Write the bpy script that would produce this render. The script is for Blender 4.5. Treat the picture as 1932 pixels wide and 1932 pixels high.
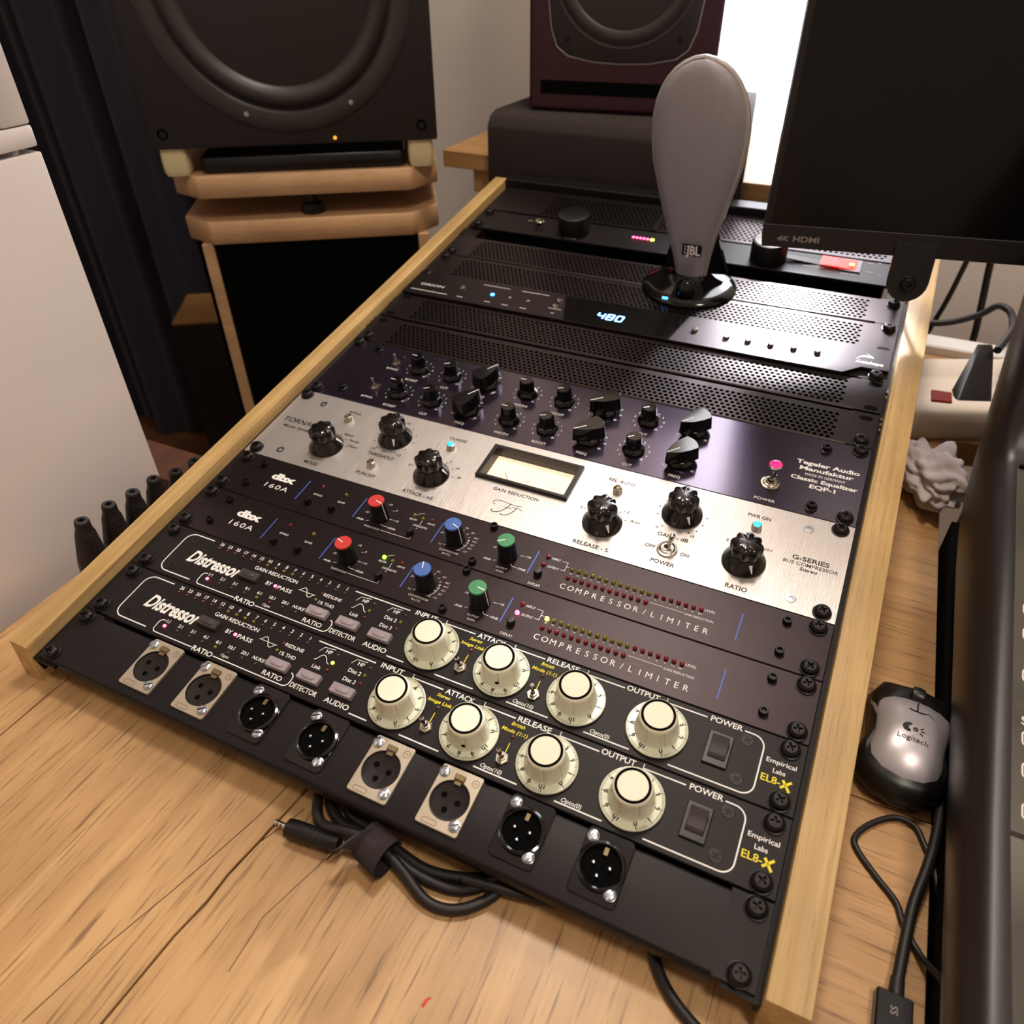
import bpy, bmesh, math, random
from mathutils import Vector, Matrix, noise as mnoise
from math import pi, sin, cos, radians
random.seed(4)
for o in list(bpy.data.objects): bpy.data.objects.remove(o)
SC = bpy.context.scene
COL = SC.collection
MM = 0.001
# ---------------------------------------------------------------- camera, light, exposure
cd = bpy.data.cameras.new('camera'); cam = bpy.data.objects.new('camera', cd); COL.objects.link(cam)
cam.matrix_world = Matrix(((0.9026960878, -0.2595715735, 0.3431652246, 0.4414877955), (0.4302030237, 0.5594269613, -0.7084961774, -0.1659916763),
                           (-0.0080704112, 0.7871874447, 0.6166610052, 0.3885508698), (0, 0, 0, 1)))
cd.sensor_width = 36; cd.lens = 26.2657; cd.clip_start = 0.01
cd.dof.use_dof = True; cd.dof.focus_distance = 0.50; cd.dof.aperture_fstop = 9
SC.camera = cam
SC.view_settings.view_transform = 'Standard'; SC.view_settings.look = 'None'
SC.view_settings.exposure = 0.15; SC.view_settings.gamma = 1; SC.view_settings.use_curve_mapping = False
w = bpy.data.worlds.new('room_world'); SC.world = w; w.use_nodes = True
w.node_tree.nodes['Background'].inputs[0].default_value = (1, .85, .7, 1); w.node_tree.nodes['Background'].inputs[1].default_value = 0.05

def light(kind, name, loc, energy, color, rot=(0, 0, 0), **kw):
    l = bpy.data.lights.new(name, kind); l.energy = energy; l.color = color
    for k, v in kw.items(): setattr(l, k, v)
    o = bpy.data.objects.new(name, l); o.location = [c*MM for c in loc]; o.rotation_euler = rot; COL.objects.link(o); return o
WARM = (1.0, .88, .74)
def aim(a, b): return (Vector(b)-Vector(a)).to_track_quat('-Z', 'Y').to_euler()
COOL = (.93, .94, 1.0)
light('SPOT', 'lamp_behind_display', (358, 850, 325), 34, COOL, aim((358, 850, 325), (390, 500, 190)), shadow_soft_size=.016, spot_size=radians(46), spot_blend=.15)
light('AREA', 'ceiling_lamp_rear', (150, 700, 1690), 13, WARM, shape='DISK', size=.28)
light('AREA', 'ceiling_lamp_front', (900, -250, 1690), 11, WARM, shape='DISK', size=.28)

# ---------------------------------------------------------------- helpers
def lin(c): return tuple(((v/255)/12.92 if v/255 <= .04045 else ((v/255+.055)/1.055)**2.4) for v in c)

class G:
    """collects geometry in millimetres"""
    def __init__(s): s.v = []; s.f = []; s.M = None
    def add(s, vs, fs):
        n = len(s.v)
        s.v += [tuple(s.M @ Vector(p)) if s.M else tuple(p) for p in vs]
        s.f += [tuple(i+n for i in f) for f in fs]; return s
    def box(s, x0, x1, y0, y1, z0, z1):
        return s.add([(x0,y0,z0),(x1,y0,z0),(x1,y1,z0),(x0,y1,z0),(x0,y0,z1),(x1,y0,z1),(x1,y1,z1),(x0,y1,z1)],
                     [(3,2,1,0),(4,5,6,7),(0,1,5,4),(1,2,6,5),(2,3,7,6),(3,0,4,7)])
    def cbox(s, cx, cy, sx, sy, z0, z1): return s.box(cx-sx/2, cx+sx/2, cy-sy/2, cy+sy/2, z0, z1)
    def prism(s, poly, z0, z1, top=1.0, cx=0, cy=0):
        n = len(poly); a = [(x, y, z0) for x, y in poly]; b = [(cx+(x-cx)*top, cy+(y-cy)*top, z1) for x, y in poly]
        return s.add(a+b, [tuple(range(n))[::-1], tuple(range(n, 2*n))]+[(i, (i+1) % n, n+(i+1) % n, n+i) for i in range(n)])
    def loft(s, rings, cap0=True, cap1=True):
        n = len(rings[0]); vs = [p for r in rings for p in r]; fs = []
        for k in range(len(rings)-1):
            for i in range(n): fs.append((k*n+i, k*n+(i+1) % n, (k+1)*n+(i+1) % n, (k+1)*n+i))
        if cap0: fs.append(tuple(range(n))[::-1])
        if cap1: fs.append(tuple(range((len(rings)-1)*n, len(rings)*n)))
        return s.add(vs, fs)
    def lathe(s, prof, cx=0, cy=0, n=24, cap0=True, cap1=True, rf=None):
        rings = []
        for r, z in prof:
            ring = []
            for i in range(n):
                a = 2*pi*i/n; q = r*(rf(a, z) if rf else 1)
                ring.append((cx+q*cos(a), cy+q*sin(a), z))
            rings.append(ring)
        return s.loft(rings, cap0, cap1)
    def disc(s, cx, cy, r, z, n=20):
        return s.add([(cx+r*cos(2*pi*i/n), cy+r*sin(2*pi*i/n), z) for i in range(n)], [tuple(range(n))])
    def ring(s, cx, cy, r0, r1, z, n=24):
        vs = [(cx+r*cos(2*pi*i/n), cy+r*sin(2*pi*i/n), z) for r in (r0, r1) for i in range(n)]
        return s.add(vs, [(i, n+i, n+(i+1) % n, (i+1) % n) for i in range(n)])
    def line(s, pts, w, z=.12, closed=False):
        n = len(pts); L = []; R = []
        for i in range(n):
            a = Vector(pts[i-1] if (i or closed) else pts[0]); b = Vector(pts[i]); c = Vector(pts[(i+1) % n] if (i < n-1 or closed) else pts[-1])
            d1 = (b-a).normalized() if (b-a).length else (c-b).normalized(); d2 = (c-b).normalized() if (c-b).length else d1
            t = (d1+d2); t = t.normalized() if t.length > 1e-6 else d1
            k = 1/max(.5, t.dot(d1)); nx, ny = -t.y*w/2*k, t.x*w/2*k
            L.append((b.x+nx, b.y+ny, z)); R.append((b.x-nx, b.y-ny, z))
        m = n if closed else n-1
        return s.add(R+L, [(i, (i+1) % n, n+(i+1) % n, n+i) for i in range(m)])
    def tube(s, pts, r, n=10, cap=True):
        P = [Vector(p) for p in pts]; rings = []; up = Vector((0, 0, 1)); pn = None
        for i, p in enumerate(P):
            t = (P[min(i+1, len(P)-1)]-P[max(i-1, 0)]).normalized()
            if pn is None:
                a = up if abs(t.dot(up)) < .9 else Vector((1, 0, 0)); pn = (a - t*a.dot(t)).normalized()
            else: pn = (pn - t*pn.dot(t)).normalized()
            b = t.cross(pn); rr = r[i] if isinstance(r, (list, tuple)) else r
            rings.append([tuple(p+pn*(rr*cos(2*pi*k/n))+b*(rr*sin(2*pi*k/n))) for k in range(n)])
        return s.loft(rings, cap, cap)
    def text(s, st, x, y, h, w=None, al='c', shear=0, bold=0, rot=0, z=.12, sp=1.0):
        vs, fs, x0, x1 = glyphs(st, bold, sp)
        k = h/CAP; kx = k if w is None else w/max(1e-6, (x1-x0))
        off = {'c': -(x0+x1)/2*kx, 'l': -x0*kx, 'r': -x1*kx}[al]
        ca, sa = cos(rot), sin(rot); out = []
        for a, b in vs:
            px = a*kx+off+shear*(b*k-h/2); py = b*k-h/2
            out.append((x+px*ca-py*sa, y+px*sa+py*ca, z))
        return s.add(out, fs)

_gc = {}; CAP = .7
def glyphs(st, bold, sp):
    key = (st, bold, sp)
    if key not in _gc:
        cu = bpy.data.curves.new('t', 'FONT'); cu.body = st; cu.size = 1; cu.resolution_u = 3; cu.offset = bold; cu.space_character = sp
        o = bpy.data.objects.new('t', cu); COL.objects.link(o); bpy.context.view_layer.update()
        ev = o.evaluated_get(bpy.context.evaluated_depsgraph_get()); me = ev.to_mesh()
        vs = [(v.co.x, v.co.y) for v in me.vertices]; fs = [tuple(p.vertices) for p in me.polygons]
        ev.to_mesh_clear(); bpy.data.objects.remove(o); bpy.data.curves.remove(cu)
        xs = [a for a, b in vs] or [0, 1]
        _gc[key] = (vs, fs, min(xs), max(xs))
    return _gc[key]
_v = glyphs('H', 0, 1)[0]; CAP = max(b for a, b in _v)

def mesh(name, g, m, bevel=0, seg=1, ang=35, sub=0):
    me = bpy.data.meshes.new(name); me.from_pydata([(a*MM, b*MM, c*MM) for a, b, c in g.v], [], g.f)
    if bevel or sub:
        bm = bmesh.new(); bm.from_mesh(me)
        bmesh.ops.remove_doubles(bm, verts=bm.verts, dist=1e-6)
        if bevel:
            es = [e for e in bm.edges if len(e.link_faces) == 2 and e.calc_face_angle(0) > radians(25)]
            bmesh.ops.bevel(bm, geom=es, offset=bevel*MM, segments=seg, profile=.6, affect='EDGES', clamp_overlap=True)
        bm.to_mesh(me); bm.free()
    me.update()
    for p in me.polygons: p.use_smooth = True
    me.set_sharp_from_angle(angle=radians(ang))
    if m: me.materials.append(m)
    return me
def obj(name, g, m, parent=None, loc=(0, 0, 0), rot=(0, 0, 0), label=None, **kw):
    me = g if isinstance(g, bpy.types.Mesh) else mesh(name, g, m, **kw)
    o = bpy.data.objects.new(name, me); COL.objects.link(o)
    if parent: o.parent = parent
    o.location = [c*MM for c in loc]; o.rotation_euler = rot
    if label: o['label'] = label
    return o
def tag(o, label, cat, group=None):
    o['label'] = label; o['category'] = cat
    if group: o['group'] = group
    return o
def thing(name, label, cat, loc=(0, 0, 0), rot=(0, 0, 0), group=None):
    o = bpy.data.objects.new(name, None); COL.objects.link(o); o.empty_display_size = .01
    o.location = [c*MM for c in loc]; o.rotation_euler = rot
    return tag(o, label, cat, group)
def struct(name, g, m, **kw):
    o = obj(name, g, m, **kw); o['kind'] = 'structure'; return o
def spline(pts, k=6):
    P = [Vector(p) for p in pts]; out = []
    for i in range(len(P)-1):
        a, b, c, d = P[max(i-1, 0)], P[i], P[i+1], P[min(i+2, len(P)-1)]
        for j in range(k):
            t = j/k
            out.append(.5*((2*b)+(c-a)*t+(2*a-5*b+4*c-d)*t*t+(3*b-a-3*c+d)*t**3))
    out.append(P[-1]); return out
def rrect(cx, cy, sx, sy, r, k=4):
    out = []
    for qx, qy, a0 in ((1, 1, 0), (-1, 1, 90), (-1, -1, 180), (1, -1, 270)):
        for j in range(k+1):
            a = radians(a0+90*j/k); out.append((cx+qx*(sx/2-r)+r*cos(a), cy+qy*(sy/2-r)+r*sin(a)))
    return out
def arc(cx, cy, r, a0, a1, k=6): return [(cx+r*cos(radians(a0+(a1-a0)*i/k)), cy+r*sin(radians(a0+(a1-a0)*i/k))) for i in range(k+1)]

# ---------------------------------------------------------------- materials
def mat(name, col, rough=.5, metal=0, spec=.5, coat=0, crough=.1, bump=0, bs=300, var=0, vs=40, emit=None, es=0, trans=0, ior=1.45, aniso=None, sheen=0):
    m = bpy.data.materials.new(name); m.use_nodes = True; nt = m.node_tree; b = nt.nodes['Principled BSDF']
    c = lin(col)+(1,); b.inputs['Base Color'].default_value = c
    b.inputs['Roughness'].default_value = rough; b.inputs['Metallic'].default_value = metal; b.inputs['Specular IOR Level'].default_value = spec
    b.inputs['Coat Weight'].default_value = coat; b.inputs['Coat Roughness'].default_value = crough
    b.inputs['Transmission Weight'].default_value = trans; b.inputs['IOR'].default_value = ior
    b.inputs['Sheen Weight'].default_value = sheen
    if emit: b.inputs['Emission Color'].default_value = lin(emit)+(1,); b.inputs['Emission Strength'].default_value = es
    if bump or var or aniso:
        tc = nt.nodes.new('ShaderNodeTexCoord'); mp = nt.nodes.new('ShaderNodeMapping'); nt.links.new(tc.outputs['Object'], mp.inputs[0])
        if aniso: mp.inputs['Scale'].default_value = aniso
        n = nt.nodes.new('ShaderNodeTexNoise'); n.inputs['Scale'].default_value = bs if not aniso else 1; n.inputs['Detail'].default_value = 4
        nt.links.new(mp.outputs[0], n.inputs['Vector'])
        if bump:
            bp = nt.nodes.new('ShaderNodeBump'); bp.inputs['Strength'].default_value = bump; bp.inputs['Distance'].default_value = .0006
            nt.links.new(n.outputs['Fac'], bp.inputs['Height']); nt.links.new(bp.outputs[0], b.inputs['Normal'])
        if var:
            n2 = n if aniso else nt.nodes.new('ShaderNodeTexNoise')
            if not aniso: n2.inputs['Scale'].default_value = vs; n2.inputs['Detail'].default_value = 5; nt.links.new(tc.outputs['Object'], n2.inputs['Vector'])
            mx = nt.nodes.new('ShaderNodeMix'); mx.data_type = 'RGBA'
            mx.inputs['A'].default_value = tuple(v*(1-var) for v in c[:3])+(1,); mx.inputs['B'].default_value = tuple(min(1, v*(1+var)) for v in c[:3])+(1,)
            nt.links.new(n2.outputs['Fac'], mx.inputs['Factor']); nt.links.new(mx.outputs['Result'], b.inputs['Base Color'])
    return m
def wood(name, light_c, mid_c, dark_c, axis='Y', across=70, along=2.2, pore=.5, rough=.5, coat=0, knots=0):
    m = bpy.data.materials.new(name); m.use_nodes = True; nt = m.node_tree; L = nt.links.new; b = nt.nodes['Principled BSDF']
    b.inputs['Roughness'].default_value = rough; b.inputs['Coat Weight'].default_value = coat; b.inputs['Coat Roughness'].default_value = .25
    tc = nt.nodes.new('ShaderNodeTexCoord')
    def noise(sc, det, rgh=.55, dist=0):
        mp = nt.nodes.new('ShaderNodeMapping'); mp.inputs['Scale'].default_value = sc; L(tc.outputs['Object'], mp.inputs[0])
        n = nt.nodes.new('ShaderNodeTexNoise'); n.inputs['Scale'].default_value = 1; n.inputs['Detail'].default_value = det
        n.inputs['Roughness'].default_value = rgh; n.inputs['Distortion'].default_value = dist; L(mp.outputs[0], n.inputs['Vector']); return n
    def sc(a, l): return {'Y': (a, l, a), 'X': (l, a, a)}[axis]
    n1 = noise(sc(across, along), 5, .6, .6)
    r1 = nt.nodes.new('ShaderNodeValToRGB'); e = r1.color_ramp.elements
    e[0].position = .28; e[0].color = lin(mid_c)+(1,); e[1].position = .66; e[1].color = lin(light_c)+(1,)
    L(n1.outputs['Fac'], r1.inputs[0])
    n2 = noise(sc(across*9, along*11), 3, .55)
    r2 = nt.nodes.new('ShaderNodeValToRGB'); e = r2.color_ramp.elements; e[0].position = .56; e[0].color = (0, 0, 0, 1); e[1].position = .72; e[1].color = (1, 1, 1, 1)
    L(n2.outputs['Fac'], r2.inputs[0])
    mu = nt.nodes.new('ShaderNodeMath'); mu.operation = 'MULTIPLY'; mu.inputs[1].default_value = pore; L(r2.outputs[0], mu.inputs[0])
    mx = nt.nodes.new('ShaderNodeMix'); mx.data_type = 'RGBA'; L(mu.outputs[0], mx.inputs['Factor']); L(r1.outputs[0], mx.inputs['A']); mx.inputs['B'].default_value = lin(dark_c)+(1,)
    last = mx.outputs['Result']
    n3 = noise((9, 9, 9), 3, .5)                                     # broad tone drift between boards
    r3 = nt.nodes.new('ShaderNodeValToRGB'); e = r3.color_ramp.elements; e[0].position = .35; e[0].color = (.82, .78, .74, 1); e[1].position = .65; e[1].color = (1.06, 1.03, 1, 1)
    L(n3.outputs['Fac'], r3.inputs[0])
    m3 = nt.nodes.new('ShaderNodeMix'); m3.data_type = 'RGBA'; m3.blend_type = 'MULTIPLY'; m3.inputs['Factor'].default_value = 1; L(last, m3.inputs['A']); L(r3.outputs[0], m3.inputs['B']); last = m3.outputs['Result']
    if knots:
        n4 = noise(sc(26, 1.6), 4, .7, 1.5)
        r4 = nt.nodes.new('ShaderNodeValToRGB'); e = r4.color_ramp.elements; e[0].position = .70; e[0].color = (1, 1, 1, 1); e[1].position = .73; e[1].color = (.30, .22, .17, 1)
        L(n4.outputs['Fac'], r4.inputs[0])
        m4 = nt.nodes.new('ShaderNodeMix'); m4.data_type = 'RGBA'; m4.blend_type = 'MULTIPLY'; m4.inputs['Factor'].default_value = knots; L(last, m4.inputs['A']); L(r4.outputs[0], m4.inputs['B']); last = m4.outputs['Result']
    L(last, b.inputs['Base Color'])
    bp = nt.nodes.new('ShaderNodeBump'); bp.inputs['Strength'].default_value = .25; bp.inputs['Distance'].default_value = .0004; bp.invert = True
    L(n2.outputs['Fac'], bp.inputs['Height']); L(bp.outputs[0], b.inputs['Normal'])
    return m

M = {}
M['oak'] = wood('oak_rail', (206, 176, 120), (172, 138, 84), (140, 104, 60), 'Y', 120, 3, .55, .5)
M['desk'] = wood('oak_desk', (200, 162, 113), (170, 132, 87), (98, 70, 46), 'Y', 60, 2.2, .75, .45, .15, .9)
M['deskx'] = wood('oak_desk_cross', (194, 154, 104), (162, 122, 78), (98, 70, 46), 'X', 60, 2.2, .75, .45, .15, .6)
M['beech'] = wood('beech_stand', (214, 176, 134), (196, 156, 114), (160, 120, 84), 'X', 40, 3, .35, .5)
M['shelf'] = wood('shelf_oak', (190, 148, 94), (160, 118, 70), (110, 78, 46), 'X', 50, 3, .4, .5)
M['darkwood'] = wood('dark_post', (92, 58, 40), (72, 44, 32), (40, 24, 18), 'Y', 60, 3, .4, .6)
M['panel'] = mat('black_panel', (24, 19, 19), .45, .05, spec=.25, bump=.12, bs=1800)
M['anod'] = mat('brushed_black', (50, 42, 44), .36, .8, bump=.10, aniso=(60, 5000, 1), var=.12)
M['vent'] = mat('satin_vent', (58, 50, 50), .33, .85, bump=.08, bs=1500)
M['purple'] = mat('purple_anodised', (66, 55, 74), .2, .85, coat=.9, crough=.16, bump=.05, bs=2500)
M['silver'] = mat('brushed_silver', (202, 196, 192), .36, .8, bump=.25, aniso=(2500, 40, 1), var=.06)
M['ntrk'] = mat('satin_nickel', (178, 166, 148), .45, .6, bump=.05, bs=900)
M['black'] = mat('black_plastic', (17, 15, 15), .35)
M['gloss'] = mat('gloss_black', (12, 10, 10), .1, spec=.6)
M['bake'] = mat('bakelite', (22, 19, 18), .14, spec=.6)
M['screw'] = mat('black_screw', (30, 26, 26), .38, .5)
M['dark'] = mat('dark_inside', (2, 2, 2), .85, spec=.1)
M['insert'] = mat('socket_insert', (36, 30, 29), .65, spec=.2)
M['white'] = mat('white_print', (232, 230, 226), .6)
M['soft'] = mat('grey_print', (150, 140, 135), .6)
M['yellow'] = mat('yellow_print', (232, 214, 40), .6)
M['blueln'] = mat('blue_print', (70, 100, 190), .5)
M['blackpr'] = mat('black_print', (30, 26, 24), .6)
M['lilac'] = mat('pale_print', (176, 160, 196), .6)
M['cream'] = mat('cream_knob', (232, 228, 204), .38, coat=.2)
M['creamtop'] = mat('cream_cap', (238, 230, 206), .5)
M['skirt'] = mat('cream_skirt', (216, 218, 192), .3, coat=.3)
M['nickel'] = mat('nickel', (205, 198, 184), .18, 1)
M['chrome'] = mat('chrome', (225, 222, 215), .08, 1)
M['zinc'] = mat('zinc_screw', (190, 196, 204), .28, 1)
M['brass'] = mat('brass_latch', (122, 106, 76), .45, .7)
M['grey'] = mat('grey_button', (150, 138, 142), .5)
M['dkbtn'] = mat('dark_button', (56, 50, 48), .5)
M['red'] = mat('red_cap', (196, 52, 48), .5)
M['blue'] = mat('blue_cap', (66, 104, 176), .5)
M['green'] = mat('green_cap', (60, 134, 88), .5)
M['ledred'] = mat('led_red_off', (120, 18, 20), .12, spec=.7)
M['ledyel'] = mat('led_yellow_off', (120, 108, 20), .12, spec=.7)
M['leddim'] = mat('led_clear_off', (58, 52, 44), .15, spec=.7)
M['ledamb'] = mat('led_amber_off', (92, 42, 22), .15, spec=.7)
M['onred'] = mat('led_red_on', (255, 60, 90), emit=(255, 60, 100), es=14)
M['onyel'] = mat('led_yellow_on', (255, 240, 90), emit=(250, 240, 70), es=6)
M['ongrn'] = mat('led_green_on', (120, 255, 60), emit=(110, 255, 40), es=9)
M['onblu'] = mat('led_blue_on', (120, 200, 255), emit=(60, 150, 255), es=4)
M['oncyan'] = mat('lamp_cyan_on', (40, 170, 240), emit=(40, 175, 245), es=1.6)
M['onlcd'] = mat('lcd_digits', (120, 180, 255), emit=(90, 150, 255), es=9)
M['onsw'] = mat('red_switch_on', (255, 40, 30), emit=(255, 36, 22), es=2.0)
M['onswc'] = mat('red_switch_core', (255, 150, 60), emit=(255, 170, 60), es=4)
M['pink'] = mat('pink_jewel', (240, 50, 130), .1, emit=(240, 50, 130), es=.6)
M['meter'] = mat('meter_face', (244, 228, 206), .5, emit=(255, 214, 180), es=.35)
M['glass'] = bpy.data.materials.new('clear_glass'); M['glass'].use_nodes = True; _n = M['glass'].node_tree; _n.nodes.remove(_n.nodes['Principled BSDF'])
_t = _n.nodes.new('ShaderNodeBsdfTransparent'); _g = _n.nodes.new('ShaderNodeBsdfGlossy'); _g.inputs['Roughness'].default_value = .03
_f = _n.nodes.new('ShaderNodeFresnel'); _f.inputs[0].default_value = 1.4; _m = _n.nodes.new('ShaderNodeMixShader')
_n.links.new(_f.outputs[0], _m.inputs[0]); _n.links.new(_t.outputs[0], _m.inputs[1]); _n.links.new(_g.outputs[0], _m.inputs[2]); _n.links.new(_m.outputs[0], _n.nodes['Material Output'].inputs[0])
M['meter'].node_tree.nodes['Principled BSDF'].inputs['Emission Strength'].default_value = .75
M['wall'] = mat('white_wall', (240, 229, 220), .85, bump=.05, bs=500)
M['wardrobe'] = mat('gloss_white_door', (214, 204, 196), .25, coat=.8, crough=.12)
M['curtain'] = mat('navy_curtain', (36, 33, 46), .9, sheen=.2, bump=.3, bs=1500)
M['floor'] = wood('floor_boards', (120, 80, 54), (96, 62, 42), (60, 38, 26), 'X', 20, 2, .3, .5)
M['cab'] = mat('speaker_black', (34, 28, 26), .5, bump=.15, bs=900)
M['cone'] = mat('speaker_cone', (52, 48, 46), .3, spec=.6, var=.3, vs=20)
M['rubber'] = mat('rubber_surround', (50, 45, 43), .42)
M['maroon'] = mat('maroon_cabinet', (58, 24, 34), .42)
M['foam'] = mat('dark_foam', (46, 38, 36), .95, bump=.6, bs=700)
M['felt'] = mat('wool_block', (222, 206, 160), .95, bump=.5, bs=500)
M['grille'] = mat('silver_mesh', (160, 155, 160), .55, .15, bump=.7, bs=2600, var=.15, vs=900)
M['rim'] = mat('silver_rim', (200, 198, 198), .3, .6)
M['bezel'] = mat('monitor_bezel', (34, 30, 30), .5)
M['screen'] = mat('monitor_screen', (10, 8, 9), .22, spec=.4)
M['consol'] = mat('console_grey', (132, 126, 116), .5, bump=.06, bs=900)
M['cheek'] = mat('console_cheek', (32, 27, 26), .36, spec=.5, bump=.08, bs=1200)
M['consdk'] = mat('console_dark', (40, 34, 36), .4)
M['mouse'] = mat('mouse_silver', (186, 180, 184), .36, .5)
M['cable'] = mat('black_cable', (26, 22, 22), .5)
M['velcro'] = mat('velcro', (44, 34, 36), .95, bump=.8, bs=900)
M['stripw'] = mat('power_strip_white', (222, 208, 190), .35)
M['redsw'] = mat('dark_red_rocker', (120, 14, 22), .3)
M['rag'] = mat('cotton_rag', (196, 184, 184), .9, bump=.3, bs=900)
M['tabw'] = mat('white_tab', (226, 224, 228), .4)
M['pane'] = mat('bright_pane', (250, 250, 250), .2, emit=(246, 246, 255), es=9)
M['trim'] = mat('white_trim', (232, 228, 222), .4)
M['crack'] = mat('seam_dark', (40, 24, 18), .9)

# ---------------------------------------------------------------- room shell
FZ, CZ = -760, 1720
struct('floor', G().box(-2900, 2300, -2100, 1160, FZ-30, FZ), M['floor'])
struct('ceiling', G().box(-2900, 2300, -2100, 1160, CZ, CZ+30), M['wall'])
struct('wall_back', G().box(-2900, 2300, 1150, 1190, FZ, CZ), M['wall'])
struct('wall_left', G().box(-2940, -2900, -2100, 1150, FZ, CZ), M['wall'])
struct('wall_right', G().box(2300, 2340, -2100, 1150, FZ, CZ), M['wall'])
struct('wall_front', G().box(-2900, 2300, -2140, -2100, FZ, CZ), M['wall'])

glow_pane = struct('glow_pane_1', G().box(150, 486, 1136, 1148, 140, 1500), M['pane'])  # glowing pane stands in for the overbright white wall area; height added for glare
for a in ((136, 150, 126, 1514), (486, 500, 126, 1514), (136, 500, 126, 140), (136, 500, 1500, 1514)): obj('glow_pane_frame', G().box(a[0], a[1], 1128, 1149, a[2], a[3]), M['trim'], glow_pane)
# ---------------------------------------------------------------- desk: boards with cracked seams
DZ = -26
desk = thing('desk', 'light oak desk of wide cracked boards carrying the rack of gear', 'desk', (200, 0, FZ))
crackx = [(202, -520), (200, -300), (203, -134), (205, -89), (208, -68), (208, -52), (211, -29), (215, 7), (221, 40), (226, 90), (222, 180), (224, 262)]
def board(poly, m, t=28):
    g = G().prism([(x-200, y) for x, y in poly], DZ-t-FZ, DZ-FZ)
    return obj('board', g, m, desk, bevel=.5)
board([(-76, -520), (7.6, -520), (7.6, 262), (-76, 262)], M['desk'])
board([(8.6, -520)]+[(x-.7, y) for x, y in crackx]+[(8.6, 262)], M['desk'])
board([(x+.7, y) for x, y in crackx[::-1]]+[(496.5, -520), (496.5, 262)][0:1]+[(496.5, 262)], M['desk'])
board([(497.3, -520), (561.5, -520), (560.5, 146.6), (497.3, 146.2)], M['deskx'])
board([(497.3, 147.0), (560.5, 147.6), (556, 600), (700, 640), (700, 806), (497.3, 806)], M['deskx'])
board([(-22, 263), (496.5, 263), (496.5, 806), (-22, 806)], M['desk'])
board([(-280, 216), (-76.6, 216), (-76.6, 262), (-280, 262)], M['darkwood'])
g = G()
g.line([(x-200, y, 0) if 0 else (x-200, y) for x, y in [(203, 6), (202, -4), (200, -18), (194, -44), (186, -75), (176, -110), (168, -150)]], .55, DZ-FZ+.08)
g.line([(x-200, y) for x, y in [(252, -22), (247, -40), (241, -62), (243, -90)]], .4, DZ-FZ+.08)
g.line([(x-200, y) for x, y in [(212, -29), (219, -12), (222, -2)]], .5, DZ-FZ+.08)
obj('crack', g, M['crack'], desk)
for x, y in ((-50, -490), (470, -490), (5, 775), (665, 770)): obj('desk_leg', G().cbox(x-200, y, 50, 50, 0, DZ-FZ-28.2), M['darkwood'], desk)
g = G().prism([(-9.5, -99), (-8.6, -96.6), (-8, -99.6)], DZ-FZ+.05, DZ-FZ+.15)
t = obj('paint_fleck', G().prism([(338.6, -61.5), (340.2, -61.9), (340.9, -57.6), (341.9, -56.6), (340.9, -56.2), (339.3, -57.9)], DZ+.02, DZ+.2), M['red']); tag(t, 'tiny red paint fleck on the desk before the rack', 'paint')
struct('trim_1', G().box(498, 900, 808, 842, -60, -15), M['trim'], bevel=2)

# ---------------------------------------------------------------- the rack
TH = radians(9.5726)
U = 44.45
RK = (TH, 0, 0)
def rp(u, v, wv=0): return (u, v*cos(TH)-wv*sin(TH), v*sin(TH)+wv*cos(TH))
rack = thing('equipment_rack', 'sloping desktop rack with two oak side rails holding black and silver gear', 'rack', (0, 0, 0), RK)
for x0, x1 in ((-22, -5.2), (486, 506.4)):
    prof = [(0, 7), (0-7, -25.2), (765, -25.2-765*.1687+1.5), (765, 7)]
    g = G(); r0 = [(x0, y, z) for y, z in prof]; r1 = [(x1, y, z) for y, z in prof]
    g.loft([r0, r1]); obj('side_panel', g, M['oak'], rack, bevel=.9, seg=2)
for x0, x1 in ((-5.1, 16), (466.6, 485.9)):
    g = G().box(x0, x1, -1, 764, -5.4, -3.2)
    xo = x0 if x0 < 0 else x1-2
    g.box(xo, xo+2, -1, 764, -17, -3.4); obj('rack_rail', g, M['panel'], rack)
obj('cross_bar', G().box(-5, 486, 757, 775, -20, 9), M['black'], rack, bevel=1)
g = G()
for x in (-4.4, 484.6):
    for v in (433, 440, 426, 640, 634, 628, 470, 478): g.box(x-.6, x+.6, v-1.7, v+1.7, -3.3, -1.2)
obj('cage_nuts', g, M['brass'], rack)['kind'] = 'stuff'

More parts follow.
